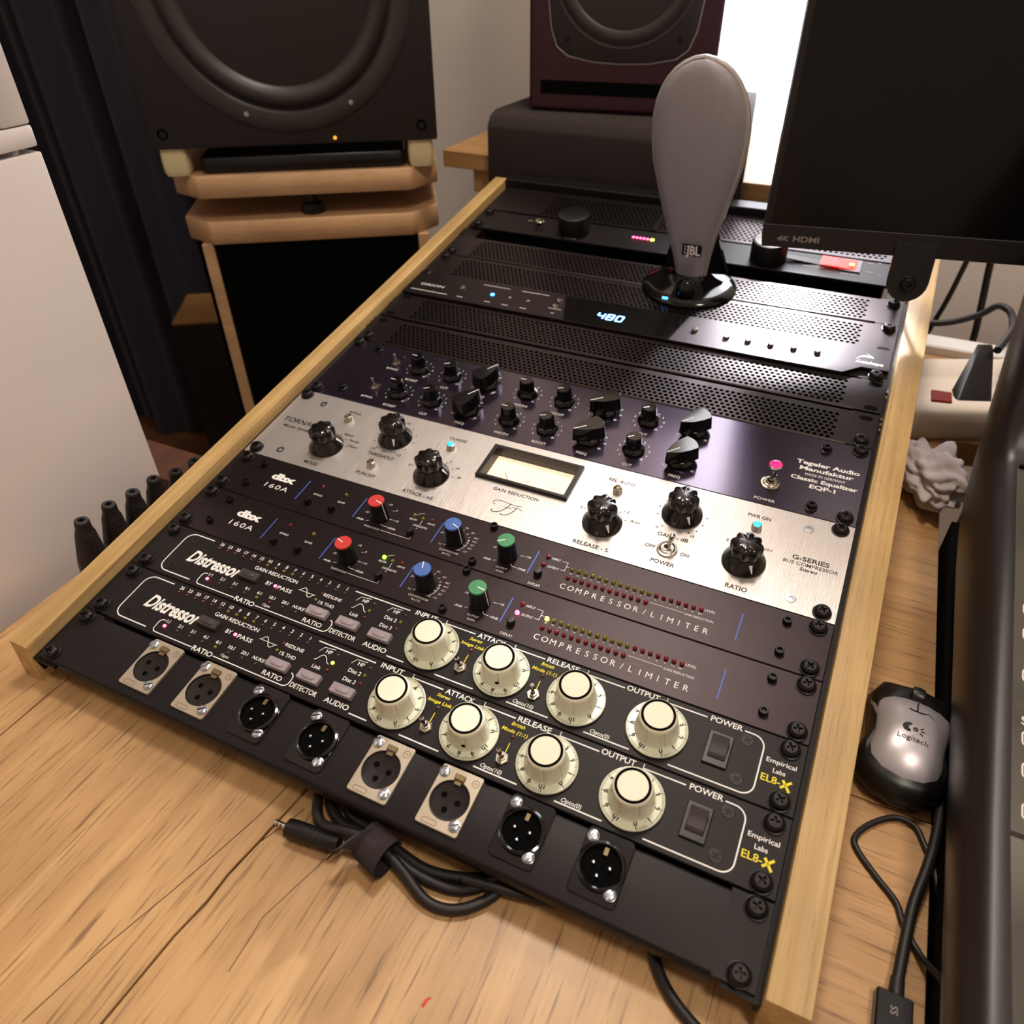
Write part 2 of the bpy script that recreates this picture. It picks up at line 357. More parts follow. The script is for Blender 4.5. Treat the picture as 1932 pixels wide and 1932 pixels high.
# shared small meshes ------------------------------------------------------
def plus_pts(s, wd):
    a, b = s, wd
    return [(a,-b),(a,b),(b,b),(b,a),(-b,a),(-b,b),(-a,b),(-a,-b),(-b,-b),(-b,-a),(b,-a),(b,-b)]
def screw_mesh(name, prof, rin, ztop, s, wd, depth, m, n=24):
    g = G(); g.lathe(prof+[(rin, ztop)], n=n, cap0=False, cap1=False)
    P = plus_pts(s, wd); C = [(rin*cos(2*pi*i/n), rin*sin(2*pi*i/n), ztop) for i in range(n)]
    # stitch circle to plus outline by angle
    vs = C+[(x, y, ztop) for x, y in P]+[(x*.8, y*.8, ztop-depth) for x, y in P]; fs = []
    angP = [math.atan2(y, x) % (2*pi) for x, y in P]
    order = sorted(range(12), key=lambda k: angP[k]); i = j = 0; cs = [2*pi*k/n for k in range(n)]
    while i < n or j < 12:
        a0 = cs[i % n]+(2*pi if i >= n else 0); b0 = angP[order[j % 12]]+(2*pi if j >= 12 else 0)
        if j >= 12 or (i < n and a0 <= b0): fs.append((i % n, (i+1) % n, n+order[j % 12])); i += 1
        else: fs.append((i % n, n+order[(j+1) % 12], n+order[j % 12])); j += 1
    for k in range(12): fs.append((n+k, n+(k+1) % 12, n+12+(k+1) % 12, n+12+k))
    fs.append(tuple(n+12+k for k in range(12)))
    g.add(vs, fs); return mesh(name, g, m, ang=40)
ME = {}
ME['rack_screw'] = screw_mesh('rack_screw', [(6.0, 0), (6.1, .8), (5.4, 1.0), (5.5, 1.6), (5.2, 2.9), (4.4, 4.0)], 3.5, 4.45, 2.6, .62, 1.8, M['screw'])
ME['cs_screw'] = screw_mesh('flush_screw', [(3.7, 0), (3.6, .25)], 3.3, .3, 1.9, .5, .9, M['screw'], 20)
def slot_screw(m, r=3.3):
    g = G().lathe([(r, 0), (r, .75), (r*.95, .8), (.3, .8)], n=20, cap0=False)
    for sg in (0, pi):
        rings = []
        for q, z in ((r*.97, .75), (r*.93, 1.15), (r*.75, 1.55), (r*.5, 1.75)):
            a0 = math.asin(.5/q); rings.append([(q*cos(sg+a0+(pi-2*a0)*i/9), q*sin(sg+a0+(pi-2*a0)*i/9), z) for i in range(10)])
        g.loft(rings, False, True)
        g.add([p for rg in rings for p in (rg[0], rg[-1])], [(0, 1, 3, 2), (2, 3, 5, 4), (4, 5, 7, 6)])
    return mesh('slotted_screw', g, m)
g = G().lathe([(3.2, 0), (3.2, .9), (2.7, 1.5)], n=20, cap0=False, cap1=False)
P1 = [(2.7*cos(2*pi*i/20), 2.7*sin(2*pi*i/20), 1.5) for i in range(20)]
g.add(P1[1:10]+[P1[10], P1[0]], [tuple(range(11))]); g.add(P1[11:20]+[P1[0], P1[10]], [tuple(range(11))])
ME['xlr_screw'] = slot_screw(M['zinc'])
ME['slot'] = mesh('screw_slot', G().cbox(0, 0, 5.8, .9, 1.2, 1.8), M['blackpr'])
ME['allen'] = mesh('set_screw', G().lathe([(2.9, 0), (2.9, 3.2), (2.6, 3.7), (1.7, 3.7), (1.6, 2.2)], n=16, cap0=False), M['screw'])
ME['silver_screw'] = mesh('panel_screw', G().lathe([(3.7, 0), (3.5, .35), (1.3, .45), (1.2, -.1)], n=20, cap0=False), M['zinc'])
for k, m in (('ledred', 'ledred'), ('ledyel', 'ledyel'), ('onred', 'onred'), ('onyel', 'onyel'), ('ongrn', 'ongrn')):
    ME['dome_'+k] = mesh('indicator_led', G().lathe([(1.55, 0), (1.5, .9), (1.3, 1.7), (.8, 2.3), (.25, 2.5)], n=12, cap0=False), M[m])
for k in ('leddim', 'ledamb', 'ledyel', 'onred', 'onyel', 'ledred'):
    ME['flat_'+k] = mesh('indicator_led', G().lathe([(1.2, 0), (1.15, .5), (.8, .9), (.3, 1.05)], n=12, cap0=False), M[m if 0 else k])
def inst(key, parent, x, y, z=0, rz=0, name=None, label=None):
    me = ME[key]; o = bpy.data.objects.new(name or me.name.split('.')[0], me); COL.objects.link(o); o.parent = parent
    o.location = (x*MM, y*MM, z*MM); o.rotation_euler = (0, 0, rz)
    if label: o['label'] = label
    return o
def unit(name, label, cat, v0, h, m, chassis=-3.2, x=(0, 482.6), group=None, bev=.5, plate=True):
    t = thing(name, label, cat, rp(0, v0), RK, group)
    if plate: obj('faceplate', G().box(x[0], x[1], .25, h-.25, -3, 0), m, t, bevel=bev)
    if chassis:
        d = min(90, 18+.155*v0)
        obj('chassis', G().box(20, 462, 1.5, h-1.5, -d, chassis), M['dark'], t)  # near-black box; behind gaps and vent holes it stands in for shade
    return t
def rack_screws(t, ys, xl=True, xr=True):
    for y in ys:
        if xl: inst('rack_screw', t, 8.75+random.uniform(-1, 1), y, 0, random.uniform(0, 1.5))
        if xr: inst('rack_screw', t, 473.85+random.uniform(-.8, .8), y, 0, random.uniform(0, 1.5))

def holed(P, cx, cy, r, z0, z1):
    """outline P (counter-clockwise) with a round hole, as a closed ring of quads and triangles"""
    D = []
    for (ax, ay), (bx, by) in zip(P, P[1:]+P[:1]):
        k = max(1, int(math.hypot(bx-ax, by-ay)/2)); D += [(ax+(bx-ax)*j/k, ay+(by-ay)*j/k) for j in range(k)]
    P = D; n = len(P); g = G(); Q = [(cx+r*cos(math.atan2(y-cy, x-cx)), cy+r*sin(math.atan2(y-cy, x-cx))) for x, y in P]
    vs = [(x, y, z) for z in (z0, z1) for L in (P, Q) for x, y in L]; fs = []
    for i in range(n):
        j = (i+1) % n
        fs += [(2*n+i, 2*n+j, 3*n+j, 3*n+i), (i, j, 2*n+j, 2*n+i), (n+j, n+i, 3*n+i, 3*n+j)]
    return g.add(vs, fs)
# ---------------------------------------------------------------- unit 1: connector panel
t = unit('connector_panel', 'black blank rack panel with four silver and four black round sockets', 'patch panel', 0, U, M['panel'], chassis=False, plate=False)
ho = [(83.3, 25.3, 0), (128.8, 25.3, 0), (172.2, 26, 1), (217.5, 25.6, 1), (263.6, 25.2, 0), (308.9, 25.2, 0), (353, 26, 1), (398.2, 26, 1)]
g = G()
prof = [(6, -12), (4.2, -12), (2.2, -2.2), (1.4, -.9), (2.6, 0), (20, 0), (41.2, 0), (42.4, -.9), (42.6, -2.4), (41.6, -12)]
prof = [(1.0, -11), (.6, -3), (1.2, -.9), (2.8, 0), (40.6, 0), (42.0, -.8), (42.6, -2.2), (42.8, -11)]
g.loft([[(x, y, z) for y, z in prof] for x in (20, 462)], True, True)
g.box(0, 20.5, 1.2, 43.6, -2.6, -.05); g.box(461.5, 482.6, 1.2, 43.6, -2.6, -.05)
obj('faceplate', g, M['panel'], t, bevel=.25)
rack_screws(t, (6.35, 38.1))
for cx, cy, male in ho:
    s = obj('socket', holed(rrect(cx, cy, 26.2, 35.6, 1.6 if not male else 3, 5), cx, cy-.5, 11.4 if not male else 10.6, 0, 2.0 if not male else 1.2), M['ntrk'] if not male else M['gloss'], t, bevel=.3,
            label='silver socket plate with three holes' if not male else 'black socket with three pins')
    k = 2.0 if not male else 1.2
    dx, dy = (10, 13.3) if not male else (9.3, 12.6)
    for sg in (1, -1):
        inst('xlr_screw', s, cx-sg*dx+(0 if sg > 0 else -.6), cy+sg*dy*(1 if sg > 0 else .92), k, random.uniform(.3, 1.6))
    if not male:
        obj('socket_ring', G().lathe([(11.5, 1.9), (11.45, 2.15), (10.9, 2.1), (10.5, 1.0)], cx, cy-.5, 32, False, False), M['black'], s)
        gi = G()
        gi.lathe([(11.6, .9), (10.6, 1.5), (10.0, 1.1), (0.2, 1.1)], cx, cy-.6, 32, False, True)
        obj('insert', gi, M['insert'], s)
        gh = G()
        for a in (150, 10, 265): gh.disc(cx+5*cos(radians(a)), cy-.6+5*sin(radians(a))-.5, 1.8, 1.25, 14)
        obj('contact_holes', gh, M['dark'], s)
        gl = G().box(cx-2.2, cx+2.2, cy+8.4, cy+13.6, 2.0, 2.6); gl.box(cx-3.2, cx+3.2, cy+11, cy+14.4, 2.2, 3.8)
        obj('latch', gl, M['brass'], s, bevel=.3)
        gm = G().line(rrect(cx-5, cy-15.2, 9, 2.6, 1.2), .35, 2.06, True); gm.ring(cx+9.6, cy+13.2, 1.9, 2.3, 2.06); gm.line([(cx+8.6, cy+12.4), (cx+9.3, cy+14), (cx+10.2, cy+12.6), (cx+10.6, cy+13.8)], .3, 2.06)
        obj('embossed_mark', gm, M['brass'], s)
    else:
        obj('socket_ring', G().lathe([(13.0, 1.2), (12.9, 2.6), (11.6, 3.0), (10.7, 2.6), (10.5, 1.3)], cx, cy-.4, 36, False, False), M['gloss'], s)
        obj('cup', G().lathe([(10.6, 1.6), (10.4, .3), (.2, .2)], cx, cy-.4, 32, False, True), M['dark'], s)
        for a in (165, 15, 262):
            obj('pin', G().lathe([(1.05, 1.2), (1.05, 2.6), (.7, 3.2), (.2, 3.35)], cx+4.6*cos(radians(a)), cy-1.4+4.6*sin(radians(a)), 12, False), M['zinc'], s)
        obj('key', G().box(cx-1.3, cx+1.0, cy+5.6, cy+9.6, 1.3, 1.6), M['brass'], s)

# ---------------------------------------------------------------- units 2, 3: compressors with cream knobs
def num_ring(g, r, z, zero, n=11, step=31.5, h=2.9):
    for i in range(n):
        a = radians(zero+i*step); g.text(str(i), r*cos(a), r*sin(a), h, z=z, rot=a-pi/2, bold=.03)
    for i in range(101):
        a = radians(zero+i*step/10); r0, wd = (15.3, .42) if i % 10 == 0 else (16.2, .24)
        if i % 5 == 0: r0 -= .3
        ca, sa = cos(a), sin(a); q = wd/2
        g.add([(r0*ca+q*sa, r0*sa-q*ca, z), (17.6*ca+q*sa, 17.6*sa-q*ca, z), (17.6*ca-q*sa, 17.6*sa+q*ca, z), (r0*ca-q*sa, r0*sa+q*ca, z)], [(0, 1, 2, 3)])
ME['cr_skirt'] = mesh('dial_skirt', G().lathe([(17.6, .8), (18.1, 1.2), (18.0, 1.9), (17.7, 2.15), (13.2, 2.25), (12.6, 3.2)], n=48), M['skirt'])
def flute(a, z): 
    q = (a*7/(2*pi)) % 1
    return 1.0-(.06 if (q < .07 or q > .93) and z < 15 else 0)
ME['cr_body'] = mesh('knob_body', G().lathe([(12.8, 2.2), (12.5, 4.5), (11.2, 14.5), (11.0, 16.5), (10.4, 17.6), (9.9, 18.0)], n=98, rf=flute), M['cream'], ang=28)
ME['cr_ring'] = mesh('cap_ring', G().lathe([(9.9, 17.6), (9.85, 18.3), (8.4, 18.3), (8.35, 17.7)], n=40, cap0=False, cap1=False), M['dark'])
ME['cr_cap'] = mesh('knob_cap', G().lathe([(8.5, 17.9), (8.3, 18.2), (.5, 18.3)], n=36, cap0=False), M['creamtop'])
ME['cr_hole'] = mesh('set_screw_hole', G().lathe([(1.3, 0), (1.3, .12)], n=12), M['dark'])
for zero in (-62, 22, -34, -64):
    g = G(); num_ring(g, 12.9 if 0 else 13.9, 2.3, zero); ME['dial%d' % zero] = mesh('dial_numbers', g, M['blackpr'])
gb = G().prism(rrect(0, 0, 17, 7.3, .9), 0, 3.6, .95); gb.prism(rrect(0, 0, 10.5, 4.2, 2.05), 3.5, 4.3, .9)
ME['btn_grey'] = mesh('push_button', gb, M['grey'], bevel=.4); ME['btn_dark'] = mesh('push_button', gb, M['dkbtn'], bevel=.4)
ME['nut'] = mesh('toggle_nut', G().lathe([(4.2, 0), (4.2, 1.3), (3.9, 1.6), (2.6, 1.6), (2.5, 3.0), (1.6, 3.0), (1.5, .8)], n=6, cap0=False), M['nickel'], ang=20)
def lever_mesh(L, r0, r1, dx, dy, m):
    pts = [(0, 0, 1.5)]+[(dx*k, dy*k, 1.5+L*k) for k in (.5, .9, 1)]
    return mesh('lever', G().tube(pts, [r0, (r0+r1)/2, r1, r1*.6], 12), m)
ME['lever'] = lever_mesh(8.5, 1.0, 1.5, -.6, 1.6, M['chrome'])
def compressor(v0, label, seed, det_lit):
    t = unit('fet_compressor', label, 'compressor', v0, U, M['panel'])
    rack_screws(t, (6.35, 38.1))
    W = G(); Y = G(); lw = .85
    W.line([(47.3, 40.7)]+arc(30.5, 33.4, 7.3, 90, 180)+arc(30.3, 11.2, 7.2, 180, 270)+[(54.6, 4.0)], lw)
    for a, b, y in ((176.5, 221.5, 40.7), (249.3, 271.7, 40.6), (300.2, 321.8, 40.4), (350.4, 375, 40.2), (401.2, 425.8, 40.4),
                    (224.8, 237.9, 3.65), (261.1, 288.5, 3.6), (311.5, 339.2, 3.7), (362.1, 390, 3.5)): W.line([(a, y), (b, y)], lw)
    for x in (249.3, 300.2, 350.4, 401.2): W.line([(x, 40.2), (x, 43.2)], .5)
    W.line([(447.7, 40.1)]+arc(453, 33.2, 6.8, 90, 0)+arc(453, 10.2, 6.8, 0, -90)+[(413, 3.4)], lw)
    W.line([(64.3, 13.4)]+arc(63.3, 10.6, 2.8, 90, 180, 3)+arc(63.6, 6.2, 3.0, 180, 270, 4)+[(97.3, 3.3)], .7)
    W.line([(115.8, 3.3)]+arc(173, 7.2, 3.9, 270, 360, 4)+arc(173.2, 9.6, 3.7, 0, 80, 4), .7)
    W.text('Distressor', 63.8, 22.8, 10.2, 47.5, shear=.24, bold=.03)
    nums = ['26', '23', '20', '17', '14', '12', '10', '9', '8', '7', '6', '5', '4', '3', '2', '1']
    for i, s in enumerate(nums): W.text(s, 55.6+7.62*i, 40.1, 2.6, bold=.014)
    W.text('GAIN REDUCTION', 113.2, 31.6, 2.9, 38.5, bold=.012); W.text('BY', 113.2, 23.1, 3, bold=.012); W.text('PASS', 127.4, 22.8, 3, 12.4, bold=.012)
    for i, s in enumerate(['1:1', '2:1', '3:1', '4:1', '6:1', '10:1', '20:1']): W.text(s, 66.9+11.35*i, 13.45, 2.45, bold=.014)
    W.text('NUKE', 146.8, 13.3, 2.4, 9.6, shear=.25, bold=.012)
    W.text('RATIO', 106.5, 3.5, 3.5, 17, bold=.016); W.text('Opto', 123.7, 6.4, 2.1, bold=.005)
    W.text('RATIO', 163.0, 6.7, 3.3, 15.5, bold=.016); W.text('DETECTOR', 188.4, 6.3, 3.3, 20.6, bold=.016); W.text('AUDIO', 214, 6.2, 3.4, 18, bold=.016)
    W.line([(136.9, 26.7), (151.6, 26.7)], .4); W.line([(138.2+.4*k, 26.7+3.1*sin(2*pi*k/30)) for k in range(31)], .5)
    W.text('REDLINE', 164.2, 29.8, 2.5, 15, bold=.01); W.text('1% THD', 163.3, 23.0, 2.5, 13, bold=.01)
    W.line([(181.2, 34.0), (183.2, 38.0), (191.4, 38.9)], .4); W.text('HP', 188.1, 35.9, 2.7, bold=.012)
    W.line([(181.4, 27.7), (182.8, 28.3), (184.4, 31.4), (185.9, 32.7), (187.5, 32.6), (189.3, 31), (191, 28.6), (192.8, 27.9)], .45); W.text('Link', 186.6, 23.3, 2.7, bold=.012)
    W.line([(206.4, 34.6), (208.6, 38.2), (216.6, 38.9)], .4); W.text('HP', 213.3, 36.1, 2.7, bold=.012); W.text('Dist 2', 212.2, 29.8, 2.7, bold=.012); W.text('Dist 3', 212.2, 23.2, 2.7, bold=.012)
    W.text('INPUT', 234.0, 41.2, 3.4, 16.5, bold=.016); W.text('ATTACK', 283.6, 40.7, 3.4, 20, bold=.016); W.text('RELEASE', 334.0, 41.0, 3.4, 21.5, bold=.016)
    W.text('OUTPUT', 386.4, 41.2, 3.4, 20.5, bold=.016); W.text('POWER', 437.2, 40.8, 3.4, 18.6, bold=.016)
    W.text('Opto(10)', 321.8, 6.3, 2.5, 13.5, shear=.2, bold=.01); W.text('Opto(0)', 371.4, 5.9, 2.5, 11.8, shear=.2, bold=.01)
    W.text('Empirical', 470.7, 28.3, 2.7, 16.4, bold=.012); W.text('Labs', 470.5, 22.9, 2.7, bold=.012)
    Y.text('EL8-', 467.0, 17.2, 4.0, 10.6, bold=.014, shear=-.05); Y.line([(472.6, 14.4), (478, 19.4)], 1.5); Y.line([(473.2, 19.2), (477.6, 13.2)], 1.5)
    Y.text('Stereo', 274.4, 36.5, 2.3, bold=.012, shear=.2); Y.text('Image Link', 274.2, 32, 2.3, 16.5, bold=.012, shear=.2)
    Y.text('British', 325.4, 36.8, 2.3, bold=.012, shear=.2); Y.text('Mode (1:1)', 325, 32.2, 2.3, 16.5, bold=.012, shear=.2)
    Y.line([(274.6, 17.6), (274.5, 24.6)], .5); Y.line([(325.2, 17.8), (325.1, 24.7)], .5)
    obj('white_legend', W, M['white'], t); obj('yellow_legend', Y, M['yellow'], t)
    for i in range(16): inst('flat_ledamb' if i < 6 else ('flat_ledyel' if i < 10 else 'flat_leddim'), t, 55.6+7.62*i, 36.3)
    for i in range(8): inst('flat_onred' if i == 0 else ('flat_ledamb' if i == 5 else ('flat_ledyel' if i == 4 else 'flat_leddim')), t, 66.9+11.43*i, 9.5, label='lit red indicator' if i == 0 else None)
    inst('flat_onred', t, 119, 22.9, label='lit red bypass indicator')
    for x, y, k in ((155, 30, 'ledamb'), (154, 23.7, 'ledyel'), (195, 36.2, 'leddim'), (194.8, 29.9, 'onyel' if det_lit else 'ledyel'), (194.6, 24, 'ledamb'), (220.3, 36.1, 'leddim'), (219.9, 29.9, 'ledyel'), (220.2, 24, 'ledamb'), (274.6, 28.3, 'ledamb'), (325, 28.7, 'ledamb')):
        inst('flat_'+k, t, x, y)
    inst('btn_dark', t, 96.2, 22.6); inst('btn_grey', t, 162.6, 14.2); inst('btn_grey', t, 187.6, 14.4); inst('btn_grey', t, 213.4, 14.4)
    for x, zero in zip((249.5, 300, 350.4, 401), (-62, 22, -34, -64)):
        k = thing('control_knob', '', '', (x, 21.2, 0)); del k['label']; del k['category']; k.parent = t
        inst('cr_skirt', k, 0, 0); inst('dial%d' % zero, k, 0, 0); inst('cr_body', k, 0, 0, rz=radians(zero+10)); inst('cr_ring', k, 0, 0); inst('cr_cap', k, 0, 0)
        if zero in (22, -34):
            a = radians(-75 if zero == 22 else -158); o = inst('cr_hole', k, 12.05*cos(a), 12.05*sin(a), 7.5); o.rotation_euler = (0, radians(83), a)
    for x in (274, 325): n = inst('nut', t, x, 14.2, rz=random.uniform(0, 1)); inst('lever', n, 0, 0)
    b = obj('power_rocker', G().prism(rrect(436.4, 22.6, 14, 20.6, .8), 0, 1.6), M['black'], t, bevel=.4)
    g = G(); r = [(16.2, 1.4), (16.4, 2.2), (18.6, 3.6), (22, 3.9), (25, 5.2), (28.6, 7.0), (29.4, 1.4)]
    g.loft([[(x, y, z) for y, z in r] for x in (431.6, 441.4)]); obj('rocker', g, M['dkbtn'], b, bevel=.3)
    for x, y in ((32.3, 36), (32.4, 10.2), (450.4, 34.9), (450.1, 9.9)): inst('cs_screw', t, x, y, 0, random.uniform(0, 1.5))
    return t
compressor(U, 'lower of two black compressors with cream dial knobs, next to the connector panel', 1, True)
compressor(2*U, 'upper of two black compressors with cream dial knobs, below the blue-striped units', 2, False)

# ---------------------------------------------------------------- units 4, 5: compressor/limiters with coloured caps
for c in ('red', 'blue', 'green'):
    ME['cap_'+c] = mesh('knob_cap', G().lathe([(6.15, 16.6), (6.2, 17.4), (6.0, 18.0), (.5, 18.1)], n=32, cap0=False), M[c])
ME['dbx_body'] = mesh('knob_body', G().lathe([(7.2, .6), (7.0, 1.6), (6.15, 16.6)], n=36), M['black'])
gp = G().line([(.3, 0), (6.1, 0)], .75, 18.2); gp.add([(6.12, -.38, 18), (6.12, .38, 18), (7.12, .38, 1.6), (7.12, -.38, 1.6)], [(0, 3, 2, 1)])
ME['dbx_ptr'] = mesh('pointer_line', gp, M['white'])
ME['pushpin'] = mesh('push_button', G().lathe([(2.9, 0), (2.9, 4.6), (2.6, 5.2), (.4, 5.3)], n=18, cap0=False), M['black'])
def limiter(v0, label, angs, lit):
    t = unit('compressor_limiter', label, 'compressor', v0, U, M['anod'])
    rack_screws(t, (6.35, 38.1))
    W = G(); B = G()
    W.text('dbx', 56.0, 27.8, 6.4, 23.0, bold=.05); W.text('160A', 56.2, 17.2, 4.6, 22.5, shear=.12, sp=1.2)
    for x, y0, y1 in ((78.9, 11.4, 33), (133.8, 11.6, 33), (203.9, 11, 32), (282.2, 10.7, 32.4), (427.7, 9.7, 31.8)): B.line([(x, y0), (x, y1)], .8)
    W.text('BYPASS', 94, 21.9, 1.7, shear=.2); W.text('SLAVE', 116.8, 21.7, 1.7, shear=.2)
    for s, x, y in (('-10', 155.4, 33.7), ('0', 163.5, 29.7), ('+10', 168.6, 20.2), ('+20dBv', 169.0, 12.2), ('-30', 142, 20.4), ('-40dBv', 140.6, 12.4)): W.text(s, x, y, 1.7, shear=.15)
    for a, b in (((160.4, 28.2), (162.2, 29.0)), ((162.6, 20.1), (166, 20.1)), ((158.6, 12.4), (160.2, 13.6)), ((160.2, 12.4), (164.4, 12.4)), ((146, 12.4), (148.4, 13.4)), ((145, 20.4), (147, 20.4))): W.line([a, b], .3)
    W.text('THRESHOLD', 153.8, 7.8, 1.8, 13.5, shear=.1); W.line([(161.4, 7.9), (187.1, 7.9), (187.1, 10.4)], .3)
    W.text('BELOW', 180, 26.6, 1.6, 6.2, shear=.15); W.text('ABOVE', 195.4, 27.0, 1.6, 6.2, shear=.15); W.text('OVEREASY®', 188.6, 21.8, 1.7, 12, shear=.15)
    W.line([(187.3, 27.8), (187.5, 23.4)], .3); W.line([(187.2, 20.4), (186.8, 18.6)], .3); W.line(arc(187, 27, 8, 168, 100), .22)
    for s, x, y in (('2:1', 207.4, 22.9), ('1:1', 211.0, 12.6), ('4:1', 222.9, 33.4), ('6:1', 229.4, 30.5), ('10:1', 234.0, 26.6), ('∞:1', 234.3, 23.2), ('-5:1', 234, 19.7), ('-2:1', 233.4, 16.2), ('-1:1', 231.6, 12.2)): W.text(s, x, y, 1.6, shear=.15)
    for x, y in ((221.6, 31.2), (226.6, 28.6), (229.2, 26), (230.2, 23.1), (230.4, 20.3), (229.4, 17.2)):
        d = Vector((x-220, y-20)).normalized(); W.line([(x-d.x*1.6, y-d.y*1.6), (x+d.x*.4, y+d.y*.4)], .3)
    W.line(arc(220, 20, 10.2, 22, -62, 8)+[(228.4, 11.9)], .3); W.line([(213.6, 12.5), (215.4, 13.6)], .3)
    W.text('COMPRESSION', 220.6, 8.2, 1.7, 15.5, shear=.1); W.text('RATIO', 220.4, 5.4, 1.7, shear=.1)
    for s, x, y in (('-10', 250.2, 24.3), ('-20dB', 249.8, 12.5), ('+10', 277.2, 24.2), ('+20dB', 277.0, 12.4)): W.text(s, x, y, 1.7, shear=.1)
    W.line([(271.4, 23.6), (274.6, 24.0)], .3); W.line([(254.4, 12.5), (256.8, 13.6)], .3); W.line([(268, 14.2), (269.6, 12.5), (273, 12.4)], .3)
    W.text('OUTPUT', 263.3, 8.4, 1.7, 8.6, shear=.05); W.text('GAIN', 263.3, 5.4, 1.7, shear=.05)
    W.text('INPUT', 296.9, 29.6, 1.9, 6.4); W.text('OUTPUT', 297.4, 21.9, 1.9, 8.2); W.line([(301.2, 29.7), (305.8, 29.7), (305.8, 22.1), (302.4, 22.1)], .35); W.line([(305.8, 26), (308.2, 26)], .35)
    W.text('DISPLAY', 290.6, 3.5, 2, 8.8)
    for i, s in enumerate(['40', '30', '20', '15', '10', '8', '6', '5', '4', '3', '2', '1', '0', '1', '3', '6', '8', '10', '20+']): W.text(s, 310.9+5.07*i, 21.6, 1.35)
    W.text('LEVEL', 407.6, 25.6, 1.8, 7); W.line([(369.2, 18.2), (391.8, 18.3)], .3); W.text('GAIN REDUCTION', 402, 17.9, 1.7, 19)
    st = 'COMPRESSOR/LIMITER'
    for i, c in enumerate(st): W.text(c, 309.8+(408.9-309.8)*i/(len(st)-1), 9.5, 4.2 if 1 else 0)
    obj('white_legend', W, M['white'], t); obj('blue_divider', B, M['blueln'], t)
    for x, y in ((30.2, 35.4), (29.2, 11.9), (241.8, 41.2), (241.7, 5.6), (454.6, 35.4), (454.6, 11)): inst('allen', t, x, y)
    for x, y in ((91.6, 12.6), (114.2, 12.6), (185.4, 13.2), (289.8, 12.8)): inst('pushpin', t, x, y)
    for x, y, k in ((93.2, 31, 'ledred'), (116.2, 30, 'ledyel'), (187, 29.4, 'ledyel'), (194.6, 30.2, 'ledred')): inst('dome_'+k, t, x, y, -.6)
    inst('dome_ongrn' if lit else 'dome_ledyel', t, 179.2, 30.4, -.4, label='lit green indicator' if lit else None)
    inst('dome_ledred', t, 290.6, 29.4); inst('dome_onred' if lit else 'dome_ledred', t, 290.2, 21.8, label='lit red indicator' if lit else None)
    for i in range(19): inst('dome_onyel' if (lit and i == 0) else ('dome_ledyel' if i < 12 else 'dome_ledred'), t, 310.7+5.07*i, 24.6)
    for i in range(12): inst('dome_ledred', t, 310.7+5.07*i, 17.0)
    for x, c, a in zip((154.8, 220.6, 263.2), ('red', 'blue', 'green'), angs):
        k = inst('dbx_body', t, x, 20.0, name='control_knob', rz=radians(a)); inst('cap_'+c, k, 0, 0, label=c+' knob cap'); inst('dbx_ptr', k, 0, 0)
    return t
limiter(3*U, 'lower of two black units with red, blue and green knobs, its lamps lit', (165, 110, -8), True)
limiter(4*U, 'upper of two black units with red, blue and green knobs, under the silver unit', (-14, -21, -150), False)

# ---------------------------------------------------------------- silver bus compressor
V0 = 5*U
t = unit('bus_compressor', 'wide silver brushed unit with black fluted knobs and a lit meter window', 'compressor', V0, 2*U, M['silver'], plate=False, chassis=-9)
mx0, mx1, my0, my1 = 203, 281.6, 41, 79
g = G(); o4 = [(0.2, .3), (482.4, .3), (482.4, 88.6), (.2, 88.6)]; i4 = [(mx0+2, my0+2), (mx1-2, my0+2), (mx1-2, my1-2), (mx0+2, my1-2)]
g.add([(x, y, z) for z in (0, -3) for q in (o4, i4) for x, y in q],
      [(i, (i+1) % 4, 4+(i+1) % 4, 4+i) for i in range(4)]+[(8+i, 8+(i+1) % 4, (i+1) % 4, i) for i in range(4)]+[(4+i, 4+(i+1) % 4, 12+(i+1) % 4, 12+i) for i in range(4)])
obj('faceplate', g, M['silver'], t)
rack_screws(t, (6.35, 82.55))
K = G(); _kt = K.text
def ktext(st, x, y, h, w=None, **kw): kw.setdefault('bold', .018); return _kt(st, x, y, h, w, **kw)
ktext('TORNADE', 27.5, 48.2, 5.2, 40, shear=.15); ktext('Music Systems', 29.5, 40.2, 2.9, 34, shear=.2)
ktext('BYPASS', 65.8, 75.3, 2.5, 12); ktext('MODE', 65.8, 7.0, 3.3, 13.5); ktext('THRESHOLD', 117.5, 35.1, 3.4, 25.5); ktext('PUNCHY', 117.6, 11.6, 3.4, 18.5)
ktext('ATTACK - mS', 169.3, 6.7, 3.5, 28); ktext('CLASSIC', 170, 75.2, 2.9, 16.5); ktext('GAIN REDUCTION', 241.9, 34.3, 3.1, 38.5); ktext('REL. AUTO', 314.2, 75.2, 3.0, 21)
ktext('RELEASE - S', 314.3, 6.2, 3.4, 27); ktext('GAIN - dB', 366.3, 34.9, 3.3, 22.5); ktext('OFF', 353.8, 21.5, 3, 7.6); ktext('ON', 378.8, 21.6, 3, 6.2); ktext('POWER', 366.5, 9.5, 3.3, 17)
ktext('PWR ON', 418.5, 75.7, 3.1, 16.5); ktext('RATIO', 418.3, 6.6, 3.6, 14.5); ktext('G-SERIES', 459.4, 47.4, 3.9, 24.5); ktext('BUS COMPRESSOR', 460.0, 42.4, 2.9, 36, shear=.15, bold=.006); ktext('Stereo', 459.5, 38.1, 2.9, 11.5, shear=.15)
